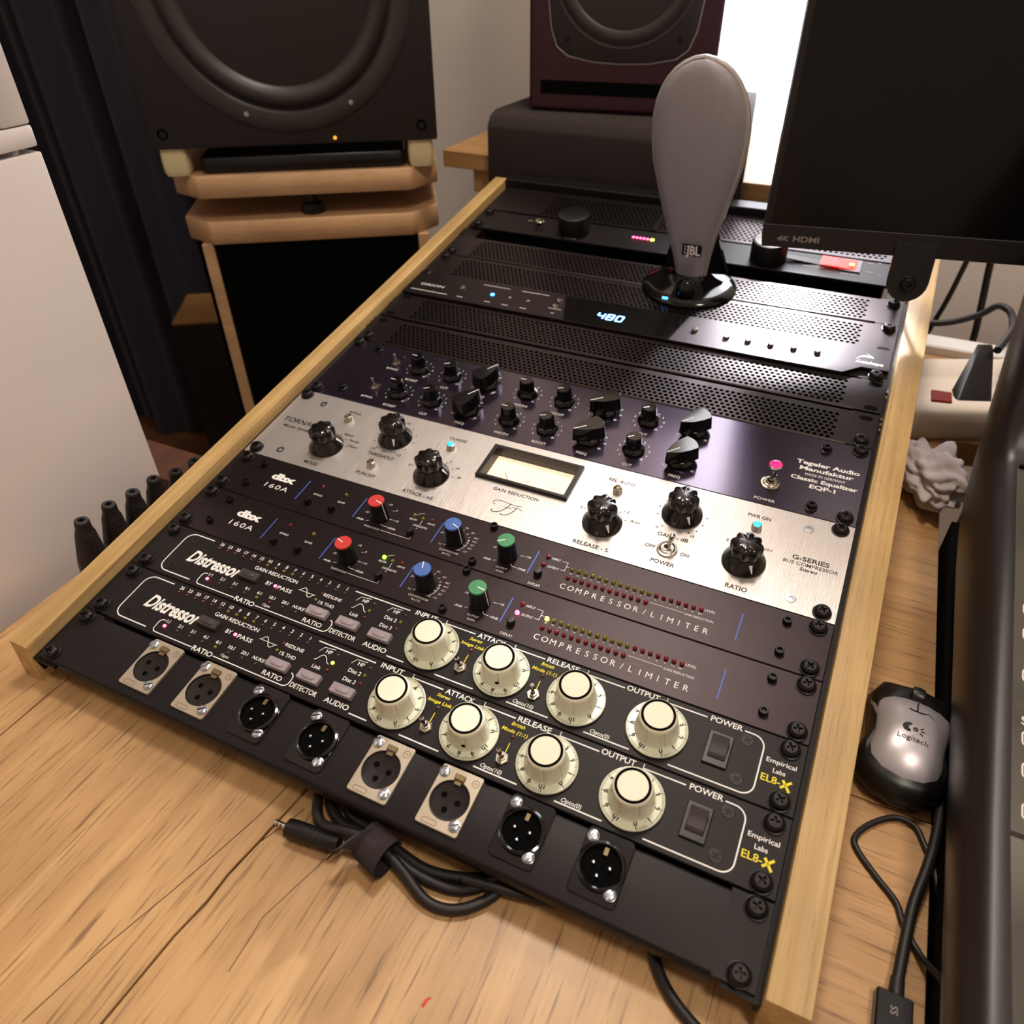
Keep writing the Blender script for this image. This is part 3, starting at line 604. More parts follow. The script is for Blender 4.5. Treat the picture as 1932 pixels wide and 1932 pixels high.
for s, x, y in (('Bypass', 77, 48.4), ('Punchy', 86, 42.9), ('Classic', 88.2, 36.4), ('dB', 118.6, 79.2), ('-15', 105.8, 40.9), ('+15', 130.8, 40.8), ('0.1', 295.6, 39.2), ('1.2', 327.8, 46.6), ('Auto', 336.6, 39.1),
                ('0', 352.9, 40.2), ('15', 379, 40.2), ('2:1', 403.6, 46.4), ('10:1', 431.0, 46.9), ('3', 176.4, 49), ('10', 185.8, 43.9), ('30', 191.8, 34.8), ('0.1', 147, 34.4)): ktext(s, x, y, 2.4, shear=.12)
for x, y in ((69.9, 46.4), (77.7, 42.2), (82.4, 34.6), (126.6, 73.5), (133.2, 67.3), (135.4, 58.5), (133, 49.2), (126.9, 42.6), (108.4, 43), (102.1, 49.5), (100, 58.2), (102, 67), (174.3, 46.6), (181.9, 41.8), (186.4, 33.7), (152, 37),
             (323.3, 44.6), (329.7, 37.8), (300.6, 37), (349.6, 53), (348.8, 61), (352, 68), (383, 53), (384, 61), (380.4, 46), (356, 42.6), (375.6, 42.4), (428, 44), (407.6, 44.5)): K.disc(x, y, .65, .12, 10)
for pts, wd in (([(229, 21.5), (231, 23.2), (235, 23.8), (241, 23.2), (247, 22.6), (252, 23.4)], .5), ([(229, 21.5), (229.4, 19.6), (232, 19)], .4), ([(243, 22.8), (241.6, 18), (238, 13.2), (234, 11.4), (231.4, 12.2), (231.6, 13.8)], .7),
                ([(239, 18.6), (242, 18.9), (245.6, 18.7)], .45), ([(245.4, 20.2), (250, 20.6), (254, 19.6)], .5), ([(249, 20.2), (247.4, 15.4), (244.4, 11.6), (241, 10.6), (239.4, 11.4)], .7)):
    K.line([(p.x, p.y) for p in spline([(a, b, 0) for a, b in pts], 5)], wd)
obj('black_legend', K, M['blackpr'], t)
b = obj('meter_window', G().loft([[(x, y, z) for x, y in q] for q, z in (([(mx0, my0), (mx1, my0), (mx1, my1), (mx0, my1)], 0), ([(mx0, my0), (mx1, my0), (mx1, my1), (mx0, my1)], 3.2),
        ([(mx0+3.6, my0+3), (mx1-3.6, my0+3), (mx1-3.6, my1-3), (mx0+3.6, my1-3)], 3.2), ([(mx0+3.9, my0+3.3), (mx1-3.9, my0+3.3), (mx1-3.9, my1-3.3), (mx0+3.9, my1-3.3)], -7))], False, False), M['black'], t, bevel=.3, label='black framed gain reduction meter')
obj('meter_face', G().box(mx0+3.5, mx1-3.5, my0+2.5, my1-2.5, -7.6, -6.8), M['meter'], b)
g = G()
for i, s in enumerate(['20', '16', '12', '8', '4', '0'][::-1]):
    a = radians(140-20*i); g.text(s, 242+30*cos(a), 38+30*sin(a)*.95, 1.8, z=-6.7, rot=a-pi/2); g.line([(242+26*cos(a), 38+26*sin(a)*.95), (242+28*cos(a), 38+28*sin(a)*.95)], .25, -6.7)
g.text('dB', 242, 56, 2.4, z=-6.7); obj('meter_scale', g, M['soft'], b)
obj('needle', G().line([(231, 45), (220, 60)], .4, -6.2), M['blackpr'], b)
g = G(); g.add([(mx0+3.7, my0+3.1, .3), (mx1-3.7, my0+3.1, .3), (mx1-3.7, my1-3.1, .3), (mx0+3.7, my1-3.1, .3)], [(0, 1, 2, 3)]); obj('glass', g, M['glass'], b)
def scal(a, z): return 1+.085*cos(8*a) if z > 9.4 else 1
ME['bk_skirt'] = mesh('knob_skirt', G().lathe([(14.6, .6), (14.9, 1.0), (14.7, 1.9), (10.2, 7.6), (9.2, 9.4), (8.6, 10.2)], n=48), M['bake'])
ME['bk_top'] = mesh('fluted_grip', G().lathe([(8.6, 9.2), (9.9, 10.2), (10.3, 12), (10.3, 17.6), (9.7, 19.4), (8.2, 20.5), (5, 21.1), (.4, 21.3)], n=96, rf=scal), M['bake'], ang=60)
gp = G().add([(14.0, -.35, 2.7), (14.0, .35, 2.7), (10.5, 1.25, 7.35), (10.5, -1.25, 7.35)], [(0, 1, 2, 3)])
gp = G().add([(13.9, -.3, 3.05), (13.9, .3, 3.05), (10.3, 1.2, 7.6), (10.3, -1.2, 7.6)], [(0, 1, 2, 3)])
ME['bk_ptr'] = mesh('pointer_mark', gp, M['white'])
for x, y, a in ((66.2, 29.6, 24), (117.5, 58.8, -62), (169, 30, 10), (314.4, 30.2, -50), (366.1, 58.6, -52), (417.6, 30.6, -56)):
    k = inst('bk_skirt', t, x, y, name='control_knob', rz=radians(a)); inst('bk_top', k, 0, 0, rz=.2); inst('bk_ptr', k, 0, 0)
ME['lampbase'] = mesh('lamp_holder', G().lathe([(3.7, 0), (3.6, 3.4), (3.2, 4.4), (2.6, 4.6), (2.5, 3.8)], n=24, cap0=False, cap1=False), M['nickel'])
ME['jewel_on'] = mesh('lamp_lens', G().lathe([(2.9, 4.0), (2.8, 4.8), (1.6, 5.4), (.3, 5.5)], n=16, cap0=False), M['oncyan'])
ME['jewel_off'] = mesh('lamp_lens', G().lathe([(2.5, 3.6), (1.4, 4.6), (.3, 4.7)], n=16, cap0=False), M['brass'])
for x, y, on in ((65.2, 65.6, 0), (116.6, 22.4, 0), (168.9, 64, 1), (314.4, 64, 0), (418.8, 64, 1)):
    l = inst('lampbase', t, x, y, name='indicator_lamp', label='lit cyan indicator lamp' if on else 'unlit nickel indicator lamp'); inst('jewel_on' if on else 'jewel_off', l, 0, 0)
ME['bignut'] = mesh('toggle_bushing', G().lathe([(7.3, 0), (7.3, 1.0), (6.9, 1.5), (5.6, 1.7), (5.5, 2.2), (4.9, 2.6), (3.8, 2.6), (3.6, 3.4), (2.6, 3.4), (2.3, 1.0), (.3, .9)], n=30, cap0=False), M['nickel'])
n = inst('bignut', t, 366, 22.0, name='power_toggle')
obj('lever', G().tube([(0, 0, .8), (1.2, .4, 7), (2.6, .9, 14.6), (2.7, .95, 15.6), (2.75, 1, 16)], [1.3, 1.7, 2.2, 1.8, .8], 14), M['chrome'], n)
for x, y in ((30.8, 76.2), (30.8, 11.4), (453.1, 76), (453, 10.9)): inst('silver_screw', t, x, y)

# ---------------------------------------------------------------- purple equaliser
V0 = 7*U
t = unit('equaliser', 'purple black unit with two rows of black pointer knobs above the silver unit', 'equalizer', V0, 2*U-1.4, M['purple'])
rack_screws(t, (6.35, 82.0))
W = G()
cols = [88.3, 123, 159.5, 199.3, 234.3, 272, 310.5, 348.8]; labs = ['BOOST', 'CUT', 'FREQ', 'WIDTH', 'BOOST', 'FREQ', 'CUT', 'FREQ']
big = {2: 61, 5: -138, 7: -130}; sm = [177, -148, 0, 180, -156, 0, -145, 0]
FR = {2: ['20', '30', '60', '100', '', ''], 5: ['1', '2', '3', '5', '8', '10', '12', '16', '20'], 7: ['5', '10', '20']}
for yy, y in ((0, 24.3), (1, 62.6)):
    for i, x in enumerate(cols):
        W.text(labs[i], x+.4, 6.3+yy*39, 2.7)
        if i in FR:
            L = FR[i]
            for j, s in enumerate(L):
                a = radians(215-250*j/max(1, len(L)-1)); W.text(s, x+14.2*cos(a), y+14.2*sin(a), 1.8)
        else:
            for j in range(11):
                a = radians(225-270*j/10); W.text(str(j), x+12.6*cos(a), y+12.6*sin(a), 1.75)
W.text('BYPASS', 62, 10.5, 2.3, 11.5); W.text('BYPASS', 62.1, 54.6, 2.3, 11.5); W.text('POWER', 417.9, 5.6, 2.7, 15); W.line([(420.8, 33.4), (421, 35)], .4)
for s, y, h, wd, bo in (('Tegeler Audio', 56.0, 4.1, 46, .03), ('Manufaktur', 49.4, 4.0, 39, .03), ('MADE IN GERMANY', 43.2, 2.7, 29, 0), ('Classic Equalizer', 37.6, 3.7, 48, .03), ('EQP-1', 31, 3.9, 18.5, .03)): W.text(s, 454.7, y, h, wd, bold=bo)
obj('pale_legend', W, M['white'], t)
hexa = lambda a, z: 1/(cos(((a+pi/7) % (2*pi/7))-pi/7))*.94
ME['eq_body'] = mesh('knob_body', G().lathe([(9.4, .8), (9.2, 2.0), (7.6, 4.2), (6.9, 4.6), (6.1, 14.6), (5.4, 15.4)], n=49, rf=hexa), M['gloss'], ang=22)
ME['eq_line'] = mesh('pointer_line', G().line([(.2, 0), (5.4, 0)], .7, 15.55), M['white'])
ME['eq_skirt'] = mesh('knob_body', G().lathe([(10.6, .8), (10.4, 2.2), (8.6, 4.8), (7.8, 5.0)], n=49, rf=hexa), M['gloss'], ang=22)
bar = [(14.2, -1.3), (14.5, 0), (14.2, 1.3), (5.5, 6.2), (-3, 8.2)]+[(13.6*cos(radians(a)), 13.6*sin(radians(a))) for a in (141, 150, 160, 170, 180, 190, 200, 210, 219)]+[(-3, -8.2), (5.5, -6.2)]
g = G().prism(bar, 4.2, 16.0, .93); ME['eq_bar'] = mesh('pointer_grip', g, M['gloss'], bevel=.35, ang=30)
ME['eq_bline'] = mesh('pointer_line', G().line([(2.2, .6), (8, .3), (13.2, -.2)], .75, 16.06), M['white'])
for y in (24.3, 62.6):
    for i, x in enumerate(cols):
        if i in big:
            k = inst('eq_skirt', t, x, y, name='control_knob', rz=radians(big[i])); inst('eq_bar', k, 0, 0); inst('eq_bline', k, 0, 0)
        else:
            k = inst('eq_body', t, x, y, name='control_knob', rz=radians(sm[i])); inst('eq_line', k, 0, 0)
ME['minilever'] = mesh('lever', G().tube([(0, 0, 1.2), (-.6, .2, 5), (-1.3, .4, 9.2), (-1.35, .45, 9.8), (-1.4, .5, 10.2)], [.75, .7, 1.25, 1.25, .4], 12), M['chrome'])
for y in (24.9, 63.9): n = inst('nut', t, 61.8, y, name='toggle_switch'); inst('minilever', n, 0, 0)
ME['bush'] = mesh('panel_bushing', G().lathe([(4.6, 0), (4.6, .8), (3.3, 1.2), (3.3, 4.2), (2.9, 4.6), (1.5, 4.6), (1.4, 2)], n=20, cap0=False), M['screw'])
for x, y in ((32.7, 78), (33, 13.6), (450.4, 75.2), (450.5, 9)): inst('bush', t, x, y)
for y in (29.2, 74.4): inst('flat_leddim', t, 64, y)
n = inst('bignut', t, 418.2, 23.6, name='power_toggle')
obj('lever', G().tube([(0, 0, .8), (.4, .6, 8), (.8, 1.2, 15.6)], [1.5, 1.9, 1.9], 14), M['chrome'], n)
obj('jewel_cup', G().lathe([(2, 15), (4.6, 17.2), (5.2, 18.6), (4.7, 19.2), (4.2, 18.6)], .9, 1.4, 22), M['chrome'], n)
obj('jewel', G().lathe([(4.5, 18.4), (4.1, 19.6), (2.2, 20.4), (.3, 20.5)], .9, 1.4, 8), M['pink'], n, ang=10, label='pink jewel lamp')

# ---------------------------------------------------------------- perforated vent panels
def perforated(g, x0, x1, y0, y1, fx0, fx1, fy0, rows, p, r, z=0, dep=1.3):
    rh = p*.866; fy1 = fy0+rows*rh; rec = lambda a, b, c, d: g.add([(a, c, z), (b, c, z), (b, d, z), (a, d, z)], [(0, 1, 2, 3)])
    rec(x0, x1, y0, fy0); rec(x0, x1, fy1, y1)
    n = int((fx1-fx0)/p)
    for k in range(rows):
        ya, yb = fy0+k*rh, fy0+(k+1)*rh; xs = fx0+(p/2 if k % 2 else 0)
        rec(x0, xs, ya, yb); rec(xs+n*p, x1, ya, yb); cy = (ya+yb)/2
        for i in range(n):
            xa = xs+i*p; xb = xa+p; cx = (xa+xb)/2
            B = [(xb, cy), (xb, yb), (cx, yb), (xa, yb), (xa, cy), (xa, ya), (cx, ya), (xb, ya)]
            A = [0, 41, 90, 139, 180, 221, 270, 319]
            g.add([(a, b, z) for a, b in B]+[(cx+r*cos(radians(a)), cy+r*sin(radians(a)), q) for q in (z, z-dep) for a in A],
                  [(j, (j+1) % 8, 8+(j+1) % 8, 8+j) for j in range(8)]+[(8+j, 8+(j+1) % 8, 16+(j+1) % 8, 16+j) for j in range(8)])
def vent(v0, h, label, fy, slots, screws, rows=8):
    t = unit('vent_panel', label, 'vent panel', v0, h, M['vent'], plate=False, group='perforated vent panels in the rack')
    g = G(); perforated(g, .2, 482.4, 2.0, h-2.0, 31, 451.5, fy, rows, 5.0, 1.85)
    for a, b in ((2.0, .7), (h-2.0, h-.7)):
        g.add([(20, a, 0), (462, a, 0), (462, b, -.7), (20, b, -.7), (20, b, -9), (462, b, -9)], [(0, 1, 2, 3), (3, 2, 5, 4)] if b < a else [(3, 2, 1, 0), (4, 5, 2, 3)])
        e = a-1.5 if b < a else a+1.5
        for xa, xb in ((.2, 20), (462, 482.4)): g.add([(xa, min(a, e), 0), (xb, min(a, e), 0), (xb, max(a, e), 0), (xa, max(a, e), 0), (xa, min(a, e), -2), (xb, min(a, e), -2), (xb, max(a, e), -2), (xa, max(a, e), -2)], [(0, 1, 2, 3), (0, 4, 5, 1), (3, 2, 6, 7)])
    obj('perforated_plate', g, M['vent'], t)
    for x, y in slots: obj('mounting_slot', G().prism(rrect(x, y, 10.5, 5.6, 2.7), -.4, .1), M['dark'], t)
    for x, y in screws: inst('rack_screw', t, x, y, 0, random.uniform(0, 1))
    return t
vent(8.97*U, 44, 'lowest perforated vent panel, just above the purple unit', 2.4, [(473, 36.8), (9, 36.6)], [(10.5, 6.8), (472.6, 6.8)])
vent(10*U, U, 'second perforated vent panel, below the unit with the blue number display', 3.4, [(474.6, 5.6), (9, 5.5), (9, 38.1), (474, 38.1)], [])
vent(12*U, U, 'third perforated vent panel, behind the unit with the blue number display', 3.6, [(474, 4)], [(8.75, 38.1), (474.6, 37.4)])
vent(13*U, U, 'highest of the four close perforated vent panels, before the dark gap', 3.6, [], [(9.2, 6.2), (474.2, 35)])

# ---------------------------------------------------------------- audio interface with blue digits
V0 = 11*U
t = unit('audio_interface', 'flat dark rack unit with glowing blue number display and small silver buttons', 'audio interface', V0, U, M['vent'], plate=False)
obj('backplate', G().box(.2, 482.4, .6, 43.8, -3, -.2), M['vent'], t)
face = [(1, -1.6), (446, -1.6), (460, 11), (482, 11), (482, 39), (478.4, 42.4), (1, 42.4)]
obj('faceplate', G().prism(face, 0, 3.4), M['anod'], t, bevel=.4)
lz = 3.5
obj('display_glass', G().prism([(186, -.6), (292, -.6), (300, 41.6), (172, 41.6)], 3.0, 3.65), M['gloss'], t)
g = G()
seg = {'4': 'fgbc', '8': 'abcdefg', '0': 'abcdef'}
def seg7(g, ch, x, y, w, h, tk, sl, z):
    S = {'a': ((0, h), (w, h)), 'b': ((w, h), (w, h/2)), 'c': ((w, h/2), (w, 0)), 'd': ((0, 0), (w, 0)), 'e': ((0, h/2), (0, 0)), 'f': ((0, h), (0, h/2)), 'g': ((0, h/2), (w, h/2))}
    for s in seg[ch]:
        (x0, y0), (x1, y1) = S[s]; g.line([(x+x0+sl*y0, y+y0), (x+x1+sl*y1, y+y1)], tk, z)
for i, c in enumerate('480'): seg7(g, c, 215.5+9.6*i, 12.2, 6.0, 9.0, 1.7, .1, 3.75)
obj('lit_digits', g, M['onlcd'], t, label='glowing blue digits')
W = G()
W.text('ORION', 28, 17.4, 3.8, 28, shear=.1); W.line([(8, 5.6), (52, 5.6)], .8, lz); W.line([(81, 35), (112, 35)], .6, lz); W.line([(125, 35.2), (156, 35.6)], .6, lz)
for x in (67, 99, 119, 139.5): W.cbox(x, 5.8, 7, 1.3, lz, lz+.02)
W.cbox(170.5, 14.6, 14, 1.1, lz, lz+.02); W.cbox(171.5, 6.6, 3.6, 1.2, lz, lz+.02)
W.text('Antelope', 465.4, 18.4, 3.9, 22.5, bold=.03, z=lz)
W.add([(x, y, lz+.05) for x, y in [(453.6, 20.6), (457.4, 25.2), (461, 26), (465.8, 25.8), (468.4, 25.6), (467, 28.4), (463.6, 30.4), (460.6, 31.6), (463, 29.8), (464.2, 28.2), (459.6, 28.4), (456.6, 26.2)]], [tuple(range(12))])
W.line([(411.4, 18), (411.4, 25)], .8, lz)
for x in (401.3, 421.6): W.disc(x, 6.6, .9, lz, 10)
for o in W.v[:0]: pass
for i, p in enumerate(W.v): W.v[i] = (p[0], p[1], max(p[2], lz+.02))
obj('white_legend', W, M['white'], t)
ME['orbtn'] = mesh('push_button', G().lathe([(2.9, 3.2), (2.9, 5.2), (2.5, 5.8), (.3, 5.9)], n=20, cap0=False), M['nickel'])
for x, y in ((62.5, 21), (170, 29), (170, 18), (341.3, 18.2), (361.2, 18.6), (381.3, 19.2), (401.3, 20), (421.6, 20.6), (311.3, 20.6)): inst('orbtn', t, x, y)
obj('lit_button', G().lathe([(2.3, 3.3), (2.2, 4.2), (.3, 4.4)], 98.6, 19.6, 16, False), M['onblu'], t, label='white lit round button')
for x in (118.4, 139): obj('status_icon', G().lathe([(1.6, 3.4), (1.5, 3.8), (.3, 3.9)], x, 20, 12, False), M['soft'], t)
for x, y in ((472.8, 5.2), (8.6, 41)): inst('rack_screw', t, x, y, .2)

# ---------------------------------------------------------------- monitor controller and rear mesh
V0 = 645.6
t = unit('monitor_controller', 'black rack unit at the far end with big volume knob and red lit switch', 'controller', V0, U, M['panel'])
rack_screws(t, (6.35, 38.1), True, False); inst('rack_screw', t, 472, 20)
obj('volume_knob', G().lathe([(18.6, .6), (18.4, 18), (17.6, 20.4), (16, 21), (.4, 21)], 126, 22, 40), M['black'], t)
obj('input_knob', G().lathe([(5.6, .5), (5.4, 9.5), (4.8, 10.2), (.4, 10.3)], 85, 17, 24), M['nickel'], t)
obj('level_knob', G().lathe([(18.6, .6), (18.4, 18), (17.6, 20.4), (16, 21), (.4, 21)], 345, 22, 40), M['black'], t); obj('knob_cap', G().lathe([(15.8, 20.9), (15.6, 21.2), (.4, 21.25)], 345, 22, 36, False), M['soft'], t)  # pale disc on the level knob paints the reflection on its top
for i in range(6): obj('meter_led', G().lathe([(1.5 if i < 5 else 2.4, 0), (1.4 if i < 5 else 2.2, .6), (.3, .9)], 195.6+4.2*i+(1 if i == 5 else 0), 27-.1*i, 12, False), M['onred'] if i < 5 else M['onyel'], t, label='lit red level lamp' if i < 5 else 'lit yellow level lamp')
obj('switch_frame', G().prism(rrect(426.5, 29.6, 21, 25, 1), 0, 1.2), M['black'], t, bevel=.3)
s = obj('lit_switch', G().prism(rrect(426.5, 30, 16.5, 19.5, .8), 1.0, 3.2, .95), M['onsw'], t, bevel=.3, label='glowing red power switch'); obj('glow_core', G().prism(rrect(427.5, 27.5, 5, 6, 2), 3.1, 3.3), M['onswc'], s)
obj('selector_switch', G().prism(rrect(391.5, 28, 19, 9, .8), 0, 4, .9), M['dkbtn'], t, bevel=.3)
W = G()
for x, y, wd in ((391.5, 17.6, 20), (355, 17, 14), (427, 13, 16), (445, 22.4, 6), (444.6, 40, 5), (455.2, 19.6, 3), (453, 42.6, 3), (66, 32, 6), (128, 4, 14)): W.cbox(x, y, wd, 1.4, .05, .12)
obj('pale_legend', W, M['soft'], t)
v0, h = 15.52*U+2.0, 1.45*U
t = thing('mesh_panel', 'wide perforated metal mesh panel at the rear end of the rack', 'vent panel', rp(0, v0), RK)
g = G(); perforated(g, .2, 482.4, 1, h-1, 70, 460, 5, 10, 5.6, 1.9); obj('perforated_plate', g, M['vent'], t)
obj('chassis', G().box(20, 462, 1.5, h-1.5, -70, -4), M['dark'], t)  # near-black box added to keep the mesh holes dark
obj('divider', G().cbox(212, h/2, 4, h-4, .1, 1.4), M['black'], t)

# ---------------------------------------------------------------- small silver satellite speaker on the rack
t = thing('satellite_speaker', 'small silver spoon-shaped speaker with black base standing on the rack', 'speaker', rp(284, 590, 0), RK)
prof = [(0, 13.6), (6, 14.4), (20, 17.2), (45, 23.4), (68, 30), (90, 36), (108, 40.2), (128, 42.4), (145, 42), (158, 39.5), (168, 35.5), (176, 30.5), (183, 24), (188, 17), (191.5, 9), (193, .5)]
def cx(wv): return -3.5*min(1, wv/60)*1.0 - (wv-20)*.018
rings = []
def sect(front, scale, dy):
    L = []
    return L
NS = 14
g = G(); gr = G(); gb = G()
front, rim, back = [], [], []
for wv, hw in prof:
    ww = wv+14; c = cx(ww)
    rf_, rr, rb = [], [], []
    for i in range(NS+1):
        a = -1+2*i/NS; x = c+hw*a
        bulge = (1-abs(a)**2.2)
        crease = 7.5 if a < .48 else 7.5*(1-a)/.52
        rf_.append((c+hw*a*.97, -(9*(1-a*a)**.5*(hw/42)+ (3 if a < .5 else 3*(1-a)/.5)), ww))
        rb.append((x, 22*(1-a*a)**.5*(hw/42)+6, ww))
    front.append(rf_); back.append(rb)
n = NS+1
def sheet(g, R, flip=False):
    vs = [p for r in R for p in r]; fs = []
    for k in range(len(R)-1):
        for i in range(n-1):
            f = (k*n+i, k*n+i+1, (k+1)*n+i+1, (k+1)*n+i); fs.append(f[::-1] if flip else f)
    g.add(vs, fs)
sheet(g, front); obj('grille', g, M['grille'], t, ang=25)
g = G(); edge = [(r[0][0]-.0, 0, r[0][2]) for r in front]+[(r[-1][0], 0, r[-1][2]) for r in front[::-1]]
g.tube([(x*1.0, 1.6, z) for x, y, z in edge], 2.7, 10, True); obj('grille_rim', g, M['rim'], t)
g = G(); sheet(g, back, True); obj('rear_shell', g, M['gloss'], t)
g = G()
g.loft([[(-1+r*cos(2*pi*i/36), -2+dy+r*.86*sin(2*pi*i/36), z) for i in range(36)] for r, z, dy in ((46, .4, 0), (47.5, 2, 0), (46, 4.2, 0), (38, 6.6, 1), (26, 9, 4), (17, 13, 10), (12, 24, 15), (9, 40, 17))])
obj('base', g, M['gloss'], t, ang=60)
for sx in (-1, 1):
    gl = G().loft([[(sx*(14+10*k)+dx, 4+8*k+dy, 62-50*k) for dx, dy in ((-5-4*k, -3), (5+5*k, -3), (5+5*k, 4), (-5-4*k, 4))] for k in (0, .35, .7, 1)])
    obj('base_wing', gl, M['gloss'], t, bevel=1)
obj('knob_dome', G().lathe([(9.6, 8), (9.4, 13), (8.4, 17.5), (6.6, 20.6), (3.8, 22.8), (.4, 23.6)], 2, -26, 28), M['gloss'], t)
obj('power_lamp', G().prism(rrect(-15, -38, 6, 2.6, 1.2), 5, 6.4), M['onblu'], t, label='small blue lamp')
g = G().box(-12, 12, -.8, .4, 34, 47); g.M = None
lb = obj('badge', G().prism(rrect(0, 0, 19, 11.5, .8), 0, 1.0), M['black'], t, loc=(1.3, -13.8, 46.5), rot=(radians(90), 0, radians(0)), bevel=.2)
g = G().text('JBL', 1.4, .1, 8.8, 14, bold=.03, z=1.08); g.add([(-7.4, 4, 1.08), (-5.6, 4, 1.08), (-6.4, 2, 1.08)], [(0, 2, 1)]); g.disc(-6.5, .4, .8, 1.08, 10); g.line([(-7.4, -1.8), (-6.4, -3.4), (-5.2, -3.6)], .9, 1.08)
obj('badge_letters', g, M['white'], lb)

# ---------------------------------------------------------------- computer monitor
YD = radians(10.3)
t = thing('computer_monitor', 'large dark computer monitor hanging over the rear right of the rack', 'monitor', (350, 548, 159), (0, 0, YD))
obj('housing', G().box(0, 620, 0, 34, 0, 372), M['bezel'], t, bevel=1.5, seg=2)
obj('screen', G().box(5, 615, -.6, .3, 20.5, 366), M['screen'], t)
obj('lower_bezel', G().box(0, 620, -1.6, .2, 0, 19.6), M['bezel'], t, bevel=.5)
g = G().text('4K', 17.5, 8, 4.6, 10.5, shear=.35, bold=.01); g.text('HDMI', 37, 8.2, 4.8, 22, bold=.02)
obj('bezel_print', g, M['soft'], t, loc=(0, -1.6, 0), rot=(radians(90), 0, 0))
b = obj('mount_bracket', G().prism([(111, 12), (111, -20)]+arc(128, -20, 17, 180, 360, 10)+[(145, -20), (145, 12)], 0, 3.5), M['black'], t, loc=(0, -1.8, 0), rot=(radians(90-14), 0, 0), bevel=.5)
o = obj('bracket_screw', ME['rack_screw'], None, b, loc=(128, -22, 3.6)); o.scale = (1.15, 1.15, 1.3)
t = thing('microphone_cable', 'short red cable end beside the monitor bracket', 'cable', (0, 0, 0)); 
obj('sheath', G().tube(spline([(470, 574, 158), (471, 577, 148), (472, 582, 136), (474, 590, 122), (478, 640, 100)]), 2.4, 8), mat('pinkish_cable', (150, 84, 80), .5), t)

# ---------------------------------------------------------------- shelf, foam pad, studio monitor
t = thing('monitor_shelf', 'brown wooden shelf behind the rack carrying the maroon speaker', 'shelf', (190, 900, DZ))
obj('shelf_board', G().box(-121-190, 480-190, 790-900, 1100-900, 129-DZ, 150-DZ), M['shelf'], t, bevel=.8)
obj('apron', G().box(-80-190, 470-190, 800-900, 818-900, 98-DZ, 129-DZ), M['shelf'], t, bevel=.6)
for x in (-66, 440): obj('shelf_leg', G().box(x-190, x+28-190, 818-900, 1090-900, 0, 129-DZ), M['darkwood'], t, bevel=.8)
t = thing('isolation_pad', 'thick dark foam pad draped over the shelf front under the maroon speaker', 'foam pad', (120, 900, 150))
g = G(); pr = [(775-900, -31), (789-900, -31), (789-900, .5), (1080-900, .5), (1080-900, 50), (800-900, 54), (784-900, 49), (776-900, 38)]
g.loft([[(x-max(0, y+100)*.0+(0 if x < 0 else -(y+124)*.17*(1 if x > 0 else 0))*(abs(x)/170), y, z) for y, z in pr] for x in (-165, -120, 0, 120, 167)]); obj('foam_block', g, M['foam'], t, bevel=3, seg=2)
YM = radians(8)
t = thing('studio_monitor', 'maroon studio speaker with dark woofer plate on the foam pad', 'speaker', (0, 805, 204.8), (0, 0, YM))
obj('cabinet', G().box(0, 227, 0, 270, 0, 400), M['maroon'], t, bevel=9, seg=3)
hole = [(24, 160), (25, 118), (29, 88), (36, 70), (50, 60.5), (80, 55), (114, 53.5), (150, 55), (180, 60.5), (193, 70), (200, 88), (204, 118), (205, 160), (203, 230), (180, 252), (50, 252), (26, 230)]
o = obj('baffle', G().prism([(x, y) for x, y in hole], 0, 3.2, .985, 115, 150), M['rubber'], t, loc=(0, 0, 0), rot=(radians(90), 0, 0), bevel=.8)
obj('baffle_trim', G().tube([(x, y, .6) for x, y in hole+hole[:1]], 1.1, 6), M['rim'], t, rot=(radians(90), 0, 0))
dr = thing('woofer', '', '', (115, 0, 156)); del dr['label']; del dr['category']; dr.parent = t; dr.rotation_euler = (radians(90), 0, 0)
obj('surround', G().lathe([(88, 3.0), (87, 4), (84, 3), (80, 5), (75, 6), (70, 4.5), (67, 2)], n=48, cap0=False, cap1=False), M['rubber'], dr)
obj('cone', G().lathe([(68, 3), (50, -8), (26, -20), (20, -22)], n=48, cap0=False, cap1=True), M['cone'], dr)
obj('dust_cap', G().lathe([(24, -21), (21, -13), (14, -8), (6, -6), (.5, -5.6)], n=32, cap0=False), M['black'], dr)
for x, y in ((49, 78), (182, 80)): obj('plate_screw', G().lathe([(3.6, 3), (3.4, 4), (1.6, 4.1), (1.5, 3.4)], x, y, 16, False), M['screw'], t, rot=(radians(90), 0, 0))
obj('port_slot', G().prism(rrect(114, 26.5, 196, 15, 1.5), -1, .4), M['dark'], t, rot=(radians(90), 0, 0))

# ---------------------------------------------------------------- subwoofer on its stand
YS = radians(33.2)
t = thing('subwoofer', 'large black speaker with big round woofer on wooden stand at left', 'speaker', (-86, 720, 179), (0, 0, YS))
obj('cabinet', G().box(-344, 0, 0, 340, 0, 385), M['cab'], t, bevel=2.5, seg=2)
dr = thing('woofer', '', '', (-172, 0, 168)); del dr['label']; del dr['category']; dr.parent = t; dr.rotation_euler = (radians(90), 0, 0)
obj('frame_ring', G().lathe([(153, -.5), (152.5, 2.2), (150, 3.4), (134, 3.6), (130, 1), (128, -2)], n=72, cap0=False, cap1=False), M['rubber'], dr)
obj('surround', G().lathe([(129, -2), (127, 3), (122, 7.5), (116, 8.5), (110, 6.5), (105, 1), (103, -3)], n=72, cap0=False, cap1=False), M['rubber'], dr)
obj('cone_edge', G().lathe([(104, -2), (101, -.4), (97, -2.5), (95, -6)], n=72, cap0=False, cap1=False), M['cone'], dr)
